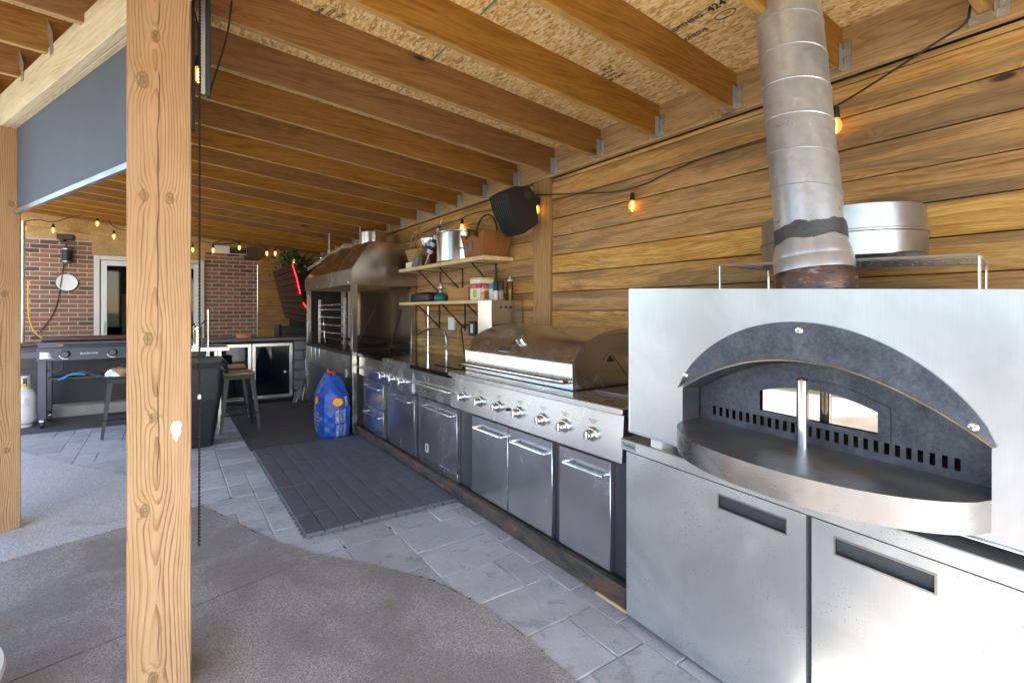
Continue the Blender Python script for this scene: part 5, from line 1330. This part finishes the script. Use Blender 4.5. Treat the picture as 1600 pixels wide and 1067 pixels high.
# heater under the roof
ht = Thing('patio_heater', 'pale metal radiant heater fixed under the far joists in front of the brick', 'heater', (.87, 9.35, 2.3))
bm = B(); box(bm, .63, .85, 9.42, 9.52, 2.29, 2.41, .004); box(bm, .85, 1.11, 9.47, 9.52, 2.29, 2.41, .003); hb_ = ht.part('casing', bm, 'ivory')
bm = B(); box(bm, .858, 1.10, 9.455, 9.469, 2.30, 2.40); ht.part('grille', bm, 'soot', hb_)
for z_ in (2.335, 2.37):
    bm = B(); tube(bm, [(.875, 9.445, z_), (1.085, 9.445, z_)], .007, 8); ht.part('heating_tube', bm, 'chrome', hb_)
bm = B(); tube(bm, arcpts([(.63, 9.45, 2.40), (.60, 9.4, 2.43), (.9, 9.3, 2.44), (1.0, 9.25, 2.52)], 2), .008, 6); ht.part('lead', bm, 'black', hb_)
bm = B(); box(bm, 1.12, 1.34, 9.5, 9.9, 2.24, 2.42, .004); single('junction_box', 'dark box between heater and corner under the far joists', 'box', bm, 'leather', (1.23, 9.7, 2.24))

# tilted dark panel with red rope light and ivy
pn_ = Thing('tilted_sign_panel', 'large dark slatted panel leaning in the far corner behind the hooded grill', 'panel', (1.75, 9.2, 1.2))
a, c, d2, e2 = onY(427, 424, 9.2), onY(462, 411, 9.2), onY(482, 505, 9.2), onY(446, 497, 9.2)
bm = B(); prism(bm, [a, c, d2, e2], (0, .05, 0)); pn_.part('board', bm, 'leather')
bm = B()
for k in range(1, 9):
    f_ = k / 9; p, q = a.lerp(e2, f_), c.lerp(d2, f_); tube(bm, [p + Vector((.02, -.006, 0)), q + Vector((-.02, -.006, 0))], .008, 4)
pn_.part('slat', bm, 'soot')
bm = B(); box(bm, 1.80, 2.40, 9.55, 9.60, .0, 2.2); box(bm, 1.62, 2.3, 9.0, 9.3, .0, 1.08, .01); single('dark_cabinet', 'black cabinet standing in the far corner below the leaning panel', 'cabinet', bm, 'black', (2.0, 9.3, 0))
rl = Thing('rope_light', 'glowing red rope light running down the edge of the leaning panel', 'rope light', (1.85, 9.15, 1.6))
bm = B(); p0_, p1_ = onY(457, 413, 9.15), onY(469, 459, 9.15); tube(bm, [p0_, p0_.lerp(p1_, .5) + Vector((.01, 0, 0)), p1_], .008, 8); rl.part('tube', bm, 'led')
bm = B(); p0_, p1_ = onY(474, 473, 9.15), onY(479, 481, 9.15); tube(bm, [p0_, p1_], .010, 8); rl.part('tube', bm, 'led')
iv = Thing('hanging_ivy', 'clump of green ivy hanging under the roof above the leaning panel', 'plant', (1.8, 9.3, 2.15))
bm = B(); ri = random.Random(11)
for k in range(420):
    c = Vector((1.80 + ri.gauss(0, .14), 9.3 + ri.gauss(0, .09), 2.20 + ri.gauss(0, .085))); s_ = ri.uniform(.018, .036)
    n3 = Vector((ri.gauss(0, 1), ri.gauss(-.6, 1), ri.gauss(.3, 1))).normalized(); t3 = n3.orthogonal().normalized(); b3 = n3.cross(t3)
    bm.faces.new([bm.verts.new(c + t3 * s_ * x_ + b3 * s_ * y_) for x_, y_ in ((0, -1.), (.75, -.3), (.5, .55), (0, 1.1), (-.5, .55), (-.75, -.3))])
iv.part('foliage', bm, 'leaf')
bm = B()
for k in range(6): tube(bm, [(1.80, 9.3, 2.44), (1.72 + .04 * k, 9.25 + .02 * k, 2.22), (1.65 + .07 * k, 9.28, 2.06)], .005, 5)
iv.part('stem', bm, 'leaf')

# =================================================================== FAR BAR COUNTER
cb = Thing('bar_counter', 'low far bar counter of dark stone blocks under a dark slab', 'counter', (1.0, 8.3, 0))
bm = B(); box(bm, .10, 1.80, 7.97, 8.62, .905, .945, .006); cb.part('slab', bm, 'stonecap')
bm = B(); box(bm, .12, 1.76, 8.45, 8.6, 0, .90); cb.part('core', bm, 'stone')
rs = random.Random(9)
for j in range(6):
    x = 1.56
    while x < 1.80:
        wd = rs.uniform(.14, .24); wd = min(wd, 1.80 - x)
        if 1.80 - x - wd < .07: wd = 1.80 - x
        bm = B(); box(bm, x + .003, x + wd - .003, 7.99 + rs.uniform(0, .012), 8.45, j * .149 + .008, j * .149 + .146, .008); cb.part('stone', bm, 'stone'); x += wd
for i, (xa, xb, lab) in enumerate(((1.005, 1.545, 'black glass bar fridge with steel frame next to the stone pillar'), (.44, .995, 'black glass bar fridge with steel frame partly behind the stools'))):
    f = Thing('bar_fridge', lab, 'fridge', ((xa + xb) / 2, 8.2, 0))
    bm = B(); box(bm, xa + .005, xb - .005, 8.03, 8.44, .03, .89, .004); f.part('cabinet', bm, 'black')
    bm = B(); e = .045
    for a, c, za, zb_ in ((xa, xa + e, .07, .87), (xb - e, xb, .07, .87), (xa + e, xb - e, .87 - e, .87), (xa + e, xb - e, .07, .07 + e)): box(bm, a, c, 7.985, 8.028, za, zb_, .003)
    fr_ = f.part('door_frame', bm, 'steel_z')
    bm = B(); box(bm, xa + e, xb - e, 7.995, 8.02, .07 + e, .87 - e); f.part('glass_pane', bm, 'darkglass', fr_)
    bm = B(); lathe(bm, [(.018, 0), (.018, .004), (.01, .008)], (xb - e - .06, 7.994, .44), 14, Matrix.Rotation(R(90), 3, 'X')); f.part('lock', bm, 'zinc', fr_)
bm = B(); lathe(bm, [(.115, .0), (.12, .008), (.115, .012), (.105, .016), (.112, .055), (.112, .062), (.0, .062)], (.93, 8.2, .9455), 30); tc = single('terracotta_dish', 'round terracotta dish and saucer on the far bar slab', 'dish', bm, 'terracotta', (.93, 8.2, .945))
bm = B(); lathe(bm, [(.05, 0), (.055, .01), (.055, .18), (.05, .185), (.0, .185)], (1.42, 8.45, .9455), 20); single('black_tumbler', 'plain black canister near the corner of the far bar slab', 'canister', bm, 'black', (1.42, 8.45, .945))
bm = B(); tube(bm, [(1.71, 7.9, .62), (1.72, 7.9, .35)], .010, 6); tube(bm, [(1.72, 7.9, .35), (1.50, 7.78, .006)], .010, 6); tube(bm, [(1.735, 7.9, .35), (1.54, 7.76, .006)], .010, 6); tube(bm, [(1.72, 7.92, .35), (1.66, 7.88, .006)], .008, 6)
single('folding_stand', 'thin folding metal stand leaning by the stone pillar', 'stand', bm, 'steel', (1.62, 7.85, 0))

# =================================================================== STOOLS
def stool(label, cx_, cy_, rz, hgt=.68, seat='stoolwood', group='metal stools'):
    t_ = Thing('bar_stool', label, 'stool', (0, 0, 0), group=None)
    s_, b_ = .148, .205
    bm = B(); box(bm, -.160, .160, -.160, .160, hgt - .026, hgt, .008); t_.part('seat', bm, seat)
    bm = B()
    for sx_ in (-1, 1):
        box(bm, sx_ * s_ - .004, sx_ * s_ + .004, -s_, s_, hgt - .075, hgt - .027); box(bm, -s_, s_, sx_ * s_ - .004, sx_ * s_ + .004, hgt - .075, hgt - .027)
    t_.part('apron', bm, 'stoolpaint')
    for sx_ in (-1, 1):
        for sy_ in (-1, 1):
            bm = B(); a = Vector((sx_ * s_, sy_ * s_, hgt - .03)); c = Vector((sx_ * b_, sy_ * b_, .003)); w0, w1 = .050, .026
            dx_, dy_ = Vector((-sx_, 0, 0)), Vector((0, -sy_, 0))
            for dv in (dx_, dy_):
                o2 = (dy_ if dv is dx_ else dx_) * .004
                prism(bm, [a, a + dv * w0, c + dv * w1, c], o2)
            t_.part('leg', bm, 'stoolpaint')
    f_ = .30; q_ = s_ + (b_ - s_) * (1 - f_)
    bm = B()
    for sx_ in (-1, 1):
        tube(bm, [(sx_ * q_, -q_, f_ * hgt), (sx_ * q_, q_, f_ * hgt)], .008, 6); tube(bm, [(-q_, sx_ * q_, f_ * hgt), (q_, sx_ * q_, f_ * hgt)], .008, 6)
    t_.part('footrest', bm, 'stoolpaint')
    t_.o.location = (cx_, cy_, .004); t_.o.rotation_euler = (0, 0, rz); return t_
stool('dark metal stool with worn wooden seat beside the black bin', .655, 6.42, R(4), .655)
stool('dark metal stool with wooden seat in front of the bar fridges', .66, 7.15, R(-3), .655)
stool('dark metal stool with a dome lid on it near the griddle', -.375, 6.89, R(3), .645, 'stoolpaint')
dl = Thing('dome_lid', 'round polished basting dome with black knob on the stool seat', 'lid', (-.385, 6.87, .645))
bm = B(); lathe(bm, [(.170, 0), (.172, .006), (.160, .04), (.12, .075), (.05, .09), (.0, .091)], (-.385, 6.87, .6495), 36); dl.part('dome', bm, 'chrome')
bm = B(); lathe(bm, [(.012, .088), (.012, .10), (.03, .108), (.03, .116), (.0, .122)], (-.385, 6.87, .6495), 20); dl.part('knob', bm, 'black')

# =================================================================== BIN, STEEL TABLE
bn = Thing('trash_bin', 'tall black plastic trash bin with black liner edge next to the grained post', 'bin', (.24, 5.9, 0))
def frus(bm, c, hx0, hy0, hx1, hy1, z0, z1, r=.05, n=6):
    def ringp(hx, hy, z_):
        o_ = []
        for qx, qy, a0_ in ((1, 1, 0), (-1, 1, 90), (-1, -1, 180), (1, -1, 270)):
            for k in range(n + 1):
                a = R(a0_ + 90 * k / n); o_.append(Vector((c[0] + qx * (hx - r) + r * math.cos(a), c[1] + qy * (hy - r) + r * math.sin(a), z_)))
        return o_
    A, C2 = [bm.verts.new(p) for p in ringp(hx0, hy0, z0)], [bm.verts.new(p) for p in ringp(hx1, hy1, z1)]
    N2 = len(A)
    for k in range(N2): bm.faces.new((A[k], A[(k + 1) % N2], C2[(k + 1) % N2], C2[k]))
    bm.faces.new(A[::-1]); bm.faces.new(C2)
bc_ = (.215, 5.93)
bm = B(); frus(bm, bc_, .165, .17, .225, .23, .004, .47); bn.part('lower_body', bm, 'binplastic')
bm = B(); frus(bm, bc_, .229, .234, .250, .255, .4705, .80); up_ = bn.part('upper_body', bm, 'binplastic')
bm = B(); frus(bm, bc_, .275, .28, .285, .29, .785, .835); frus(bm, bc_, .262, .268, .262, .268, .836, .862); bn.part('lid_rim', bm, 'black')
bm = B(); tube(bm, arcpts([(.43, 5.67, .80), (.46, 5.65, .77), (.49, 5.70, .74), (.495, 5.80, .76), (.485, 5.92, .80)], 2), .022, 8); bn.part('liner_edge', bm, 'matteblack')
tb = Thing('steel_side_table', 'small steel topped side table with dark top behind the black bin', 'table', (.1, 6.5, 0))
bm = B(); box(bm, -.24, .56, 6.20, 6.85, .915, .955, .004); tb.part('top', bm, 'steel')
for x, y in ((.47, 6.26), (-.17, 6.26), (.47, 6.78), (-.17, 6.78)):
    bm = B(); box(bm, x - .018, x + .018, y - .018, y + .018, .0, .914, .003); tb.part('leg', bm, 'steel')
bm = B(); box(bm, .10, .72, 6.9, 7.3, .80, .86, .01); single('black_crate', 'low black crate behind the steel side table', 'crate', bm, 'black', (.4, 7.1, .80)) if False else bm.free()
bt = Thing('drink_tower', 'ribbed steel drink tower with taps on the steel side table', 'tower', (.28, 6.42, .955))
bm = B(); lathe(bm, [(.075, 0), (.075, .012), (.045, .02)] + [(.043 + (.002 if k % 2 else 0), .02 + k * .009) for k in range(20)] + [(.046, .205), (.046, .215), (.001, .22)], (.275, 6.42, .9555), 26); bt.part('column', bm, 'chrome')
bm = B(); tube(bm, [(.26, 6.40, 1.16), (.20, 6.36, 1.28)], .007, 6); tube(bm, [(.27, 6.40, 1.16), (.345, 6.36, 1.24)], .007, 6); bt.part('tap_lever', bm, 'black')
bm = B(); cyl(bm, (.375, 6.45, .9555), (.375, 6.45, 1.36), .012, n=12); single('steel_tube', 'straight bright steel tube standing on the steel side table', 'tube', bm, 'chrome', (.375, 6.45, .955))

# =================================================================== GRIDDLE
gd = Thing('flat_top_griddle', 'slate blue flat top griddle on castors in front of the brick house', 'griddle', (-.7, 8.0, 0))
GX0, GX1, GY0, GY1 = -1.215, -.20, 7.66, 8.22
bm = B(); prism(bm, [(GX0, GY0 + .005, .775), (GX0, GY1, .775), (GX0, GY1, .915), (GX0, GY0 + .03, .915)], (GX1 - GX0, 0, 0)); cp = gd.part('control_panel', bm, 'griddle')
bm = B(); box(bm, GX0 + .01, GX1 - .01, GY0 + .02, GY1, .918, .985, .006); ll = gd.part('lid', bm, 'griddle')
bm = B(); box(bm, GX0 + .02, GX1 - .02, GY0 + .12, GY1 - .02, .986, 1.035, .02, seg=2); gd.part('lid_crown', bm, 'leather', ll)  # brown of reflected wood painted as the crown's colour
bm = B(); tube(bm, [(GX0 + .22, GY0 - .012, .948), (GX1 - .22 + .08, GY0 - .012, .948)], .013, 10); hd = gd.part('lid_handle', bm, 'griddle', ll)
for x in (GX0 + .215, GX1 - .145):
    bm = B(); cyl(bm, (x - .018, GY0 - .012, .948), (x + .018, GY0 - .012, .948), .0145, n=12); box(bm, x - .01, x + .01, GY0 - .01, GY0 + .02, .94, .956); gd.part('ferrule', bm, 'copper', ll)
for x in (-.965, -.535):
    bm = B(); lathe(bm, [(.042, 0), (.042, .012), (.034, .022), (.032, .04), (.001, .041)], (x, GY0 + .012, .845), 24, Matrix.Rotation(R(90), 3, 'X')); kb = gd.part('knob', bm, 'griddle', cp)
    bm = B(); tube(bm, [(x + .056 * math.cos(a), GY0 + .010 - .000, .845 + .056 * math.sin(a)) for a in [R(195 + k * 10) for k in range(11)]], .005, 5); gd.part('dial_mark', bm, 'paper', cp)
def gtxt(s, sz, x, z_): gd.part('print', textbm(s, sz, (x, GY0 + .003 + (z_ - .775) * .0, z_), (1, 0, 0), (0, .18, 1), .0004), 'paper', cp)
gtxt('BLACKSTONE', .026, -.835, .838)
bm = B(); y_ = GY0 + .004
prism(bm, [(GX0 + .03, y_, .800), (GX0 + .15, y_, .800), (GX0 + .09, y_ + .004, .815), (GX0 + .135, y_ + .005, .822), (GX0 + .085, y_ + .007, .835), (GX0 + .13, y_ + .009, .846), (GX0 + .09, y_ + .010, .856), (GX0 + .115, y_ + .013, .868), (GX0 + .03, y_ + .014, .875)], (0, -.003, 0)); gd.part('warning_label', bm, 'ivory', cp)
for x0_, lab in ((GX0 + .005, 0), (GX1 - .075, 1)):
    bm = B(); box(bm, x0_, x0_ + .075, GY0 + .06, GY0 + .10, .10, .774, .004); lg = gd.part('leg', bm, 'griddle')
    bm = B(); box(bm, x0_, x0_ + .06, GY1 - .06, GY1 - .02, .10, .774, .004); gd.part('leg', bm, 'griddle')
    bm = B(); box(bm, x0_ + .01, x0_ + .05, GY0 + .1005, GY1 - .0605, .10, .14, .003); gd.part('base_bar', bm, 'griddle')
    for y in (GY0 + .08, GY1 - .04):
        bm = B(); cyl(bm, (x0_ + .02, y, .045), (x0_ + .052, y, .045), .041, n=20); cw = gd.part('castor_wheel', bm, 'black')
        bm = B(); box(bm, x0_ + .012, x0_ + .060, y - .045, y + .012, .072, .10, .006); gd.part('castor_fork', bm, 'zinc', cw)
bm = B(); box(bm, GX0 + .08, GX1 - .08, GY0 + .11, GY1 - .07, .545, .562, .003); gd.part('lower_shelf', bm, 'griddle')
bm = B(); box(bm, GX0 - .40, GX0 - .004, GY0 + .10, GY1 - .05, .80, .875, .004); gd.part('side_shelf', bm, 'griddle')
bm = B(); tube(bm, arcpts([(GX0 + .22, GY0 + .06, .76), (GX0 + .22, GY0 + .05, .66), (GX0 + .16, GY0 + .06, .63), (GX0 + .02, GY0 + .10, .69), (GX0 - .18, GY0 + .18, .66)], 2), .011, 8); gd.part('gas_hose', bm, 'black')
bm = B(); vv = []
for i in range(15):
    for j in range(7):
        x = -1.02 + i * .048; y = GY0 + .08 + j * .05
        vv.append(bm.verts.new((x, y - .08 * (1 - i / 14.), .575 + .035 * math.sin(i * .5) + .012 * math.sin(i * 1.7 + j * 1.3) - .02 * (i < 2))))
for i in range(14):
    for j in range(6): bm.faces.new((vv[i * 7 + j], vv[(i + 1) * 7 + j], vv[(i + 1) * 7 + j + 1], vv[i * 7 + j + 1]))
bmesh.ops.solidify(bm, geom=list(bm.faces), thickness=.006)
pb = single('plastic_bag', 'crumpled cloudy plastic bag with blue edge on the griddle lower shelf', 'bag', bm, 'bag_clear', (-.7, GY0 + .2, .563))
bm = B(); tube(bm, [(-1.03 + .048 * i, GY0 - .005 + .08 * (i / 14), .572 + .035 * math.sin(i * .5) - .02 * (i < 2)) for i in range(6)], .013, 6)
o = bpy.data.objects.new('blue_edge', finish(bm, 'blue_edge', 'bluebox', Vector((-.7, GY0 + .2, .563)))); COL.objects.link(o); o.parent = pb
# propane tank
pt_ = Thing('propane_tank', 'white propane tank with collar standing beside the griddle', 'propane tank', (-1.40, 7.98, 0))
bm = B(); lathe(bm, [(.10, .03), (.145, .06), (.155, .10), (.155, .33), (.145, .38), (.11, .43), (.05, .455), (.0, .46)], (-1.40, 7.98, 0), 36); ptb = pt_.part('body', bm, 'tank')
bm = B(); lathe(bm, [(.11, .004), (.115, .006), (.11, .06), (.105, .06)], (-1.40, 7.98, 0), 30); pt_.part('foot_ring', bm, 'tank')
bm = B()
n_ = 20
for k in range(n_):
    a0_, a1_ = R(150 + k * 12), R(150 + (k + 1) * 12); h0 = .60 - (.09 if k in (6, 7, 12, 13) else 0)
    for (za, zb_) in ((.42, .47 if h0 < .55 else .60), (.57, .60)):
        quad(bm, (-1.40 + .10 * math.cos(a0_), 7.98 + .10 * math.sin(a0_), za), (-1.40 + .10 * math.cos(a1_), 7.98 + .10 * math.sin(a1_), za), (-1.40 + .10 * math.cos(a1_), 7.98 + .10 * math.sin(a1_), zb_), (-1.40 + .10 * math.cos(a0_), 7.98 + .10 * math.sin(a0_), zb_))
bmesh.ops.remove_doubles(bm, verts=bm.verts, dist=1e-5); pt_.part('collar', bm, 'tank')
bm = B(); cyl(bm, (-1.40, 7.98, .45), (-1.40, 7.98, .56), .025, n=12); pt_.part('valve', bm, 'zinc')
bm = B()
for k in range(6):
    a0_, a1_ = R(262 + k * 8), R(262 + (k + 1) * 8)
    quad(bm, (-1.40 + .1015 * math.cos(a0_), 7.98 + .1015 * math.sin(a0_), .47), (-1.40 + .1015 * math.cos(a1_), 7.98 + .1015 * math.sin(a1_), .47), (-1.40 + .1015 * math.cos(a1_), 7.98 + .1015 * math.sin(a1_), .505), (-1.40 + .1015 * math.cos(a0_), 7.98 + .1015 * math.sin(a0_), .505))
pt_.part('yellow_label', bm, 'yellow')
bm = B()
for i in range(2):
    for k in range(5):
        a0_, a1_ = R(272 + i * 22), R(288 + i * 22); z_ = .33 - k * .018
        quad(bm, *[(-1.40 + .1562 * math.cos(q), 7.98 + .1562 * math.sin(q), zz_) for q, zz_ in ((a0_, z_), (a1_, z_), (a1_, z_ + .006), (a0_, z_ + .006))])
pt_.part('print', bm, 'zinc')

# ledge and dark bench behind the griddle
bm = B(); box(bm, -2.4, .25, 8.36, 8.66, .005, .14, .012, seg=2); single('stone_ledge', 'low pale stone ledge on the floor behind the griddle', 'ledge', bm, 'ledge', (-1, 8.5, 0))
bb_ = Thing('black_bench', 'long black panelled bench wall behind the griddle', 'bench', (-1, 8.75, 0))
bm = B(); box(bm, -2.4, .09, 8.67, 9.0, .005, .89, .005); bb_.part('front_panel', bm, 'matteblack')
bm = B(); box(bm, -2.42, .10, 8.645, 9.02, .895, .93, .006); bb_.part('cap', bm, 'leather')
bm = B(); box(bm, -1.90, -1.32, 8.30, 8.60, .925, .955, .004); bb2 = None; bm.free()

# white round tub at the edge of the patio
tub = Thing('white_tub', 'white staved round tub standing on the concrete near the grained post', 'tub', (-.875, 2.20, .01))
bm = B()
for k in range(26):
    a0_, a1_ = 2 * math.pi * (k + .04) / 26, 2 * math.pi * (k + .96) / 26
    r0, r1, h_ = .40, .43, .20
    prism(bm, [(-.875 + r_ * math.cos(a), 2.20 + r_ * math.sin(a), z_) for r_, a, z_ in ((r0, a0_, .01), (r0, a1_, .01), (r1, a1_, h_), (r1, a0_, h_))], Vector((-math.cos((a0_ + a1_) / 2), -math.sin((a0_ + a1_) / 2), 0)) * .018)
    tub.part('stave', bm, 'white'); bm = B()
lathe(bm, [(.44, .19), (.45, .20), (.445, .215), (.405, .215), (.40, .19)], (-.875, 2.20, 0), 60, None, False); tub.part('rim', bm, 'white')
bm = B(); lathe(bm, [(.0, .02), (.38, .02), (.38, .03), (.0, .03)], (-.875, 2.20, 0), 40, None, False); tub.part('bottom', bm, 'white')

# =================================================================== UNSEEN FENCE AND TREES, ADDED FOR REFLECTIONS IN THE STEEL
fn = Thing('reflection_fence', 'tall unseen brown board fence added for reflections in the steel', 'fence', (-9, 0, -.12))
bm = B(); box(bm, -.012, .012, -.07, .07, 0, 1.85, .003); me_f = finish(bm, 'fence_board', 'joist')
for k in range(150): fn.inst('fence_board', me_f, (-9 + random.uniform(-.008, .008), -10 + k * .146, -.11))
bm = B(); box(bm, -9.06, -9.02, -10, 11.9, .2, .29); fn.part('rail', bm, 'joist')
bm = B(); box(bm, -9.06, -9.02, -10, 11.9, 1.4, 1.49); fn.part('rail', bm, 'joist')
rt = random.Random(21)
for x, y, h_, r_, lab in ((-12.5, -4.0, 6.5, 2.0, 'broad unseen tree added for steel reflections, on the near side'), (-13.5, 3.5, 8.0, 2.4, 'tallest unseen tree added for steel reflections, behind mid fence'), (-12., 9.0, 5.5, 1.7, 'small unseen tree added for steel reflections, by the house')):
    t_ = Thing('reflection_tree', lab, 'tree', (x, y, -.12), group='unseen trees added for reflections')
    bm = B(); tube(bm, [(x, y, -.12), (x + .05, y, h_ * .35), (x - .05, y + .1, h_ * .7)], [.20, .15, .06], 8)
    for k in range(5):
        a = k * 1.3; tube(bm, [(x, y, h_ * (.3 + .06 * k)), (x + r_ * .6 * math.cos(a), y + r_ * .6 * math.sin(a), h_ * (.55 + .05 * k))], [.07, .02], 6)
    t_.part('trunk', bm, 'leather')
    bm = B()
    cl = [Vector((x + rt.gauss(0, r_ * .5), y + rt.gauss(0, r_ * .5), h_ * .66 + rt.gauss(0, h_ * .16))) for _ in range(26)]
    for k in range(3200):
        c = rt.choice(cl) + Vector((rt.gauss(0, .38), rt.gauss(0, .38), rt.gauss(0, .3))); s_ = rt.uniform(.06, .13)
        n3 = Vector((rt.gauss(0, 1), rt.gauss(0, 1), rt.gauss(.4, 1))).normalized(); t3 = n3.orthogonal().normalized(); b3 = n3.cross(t3)
        bm.faces.new([bm.verts.new(c + t3 * s_ * p_ + b3 * s_ * q_) for p_, q_ in ((0, -1), (.6, 0), (0, 1), (-.6, 0))])
    t_.part('crown', bm, 'leaf')
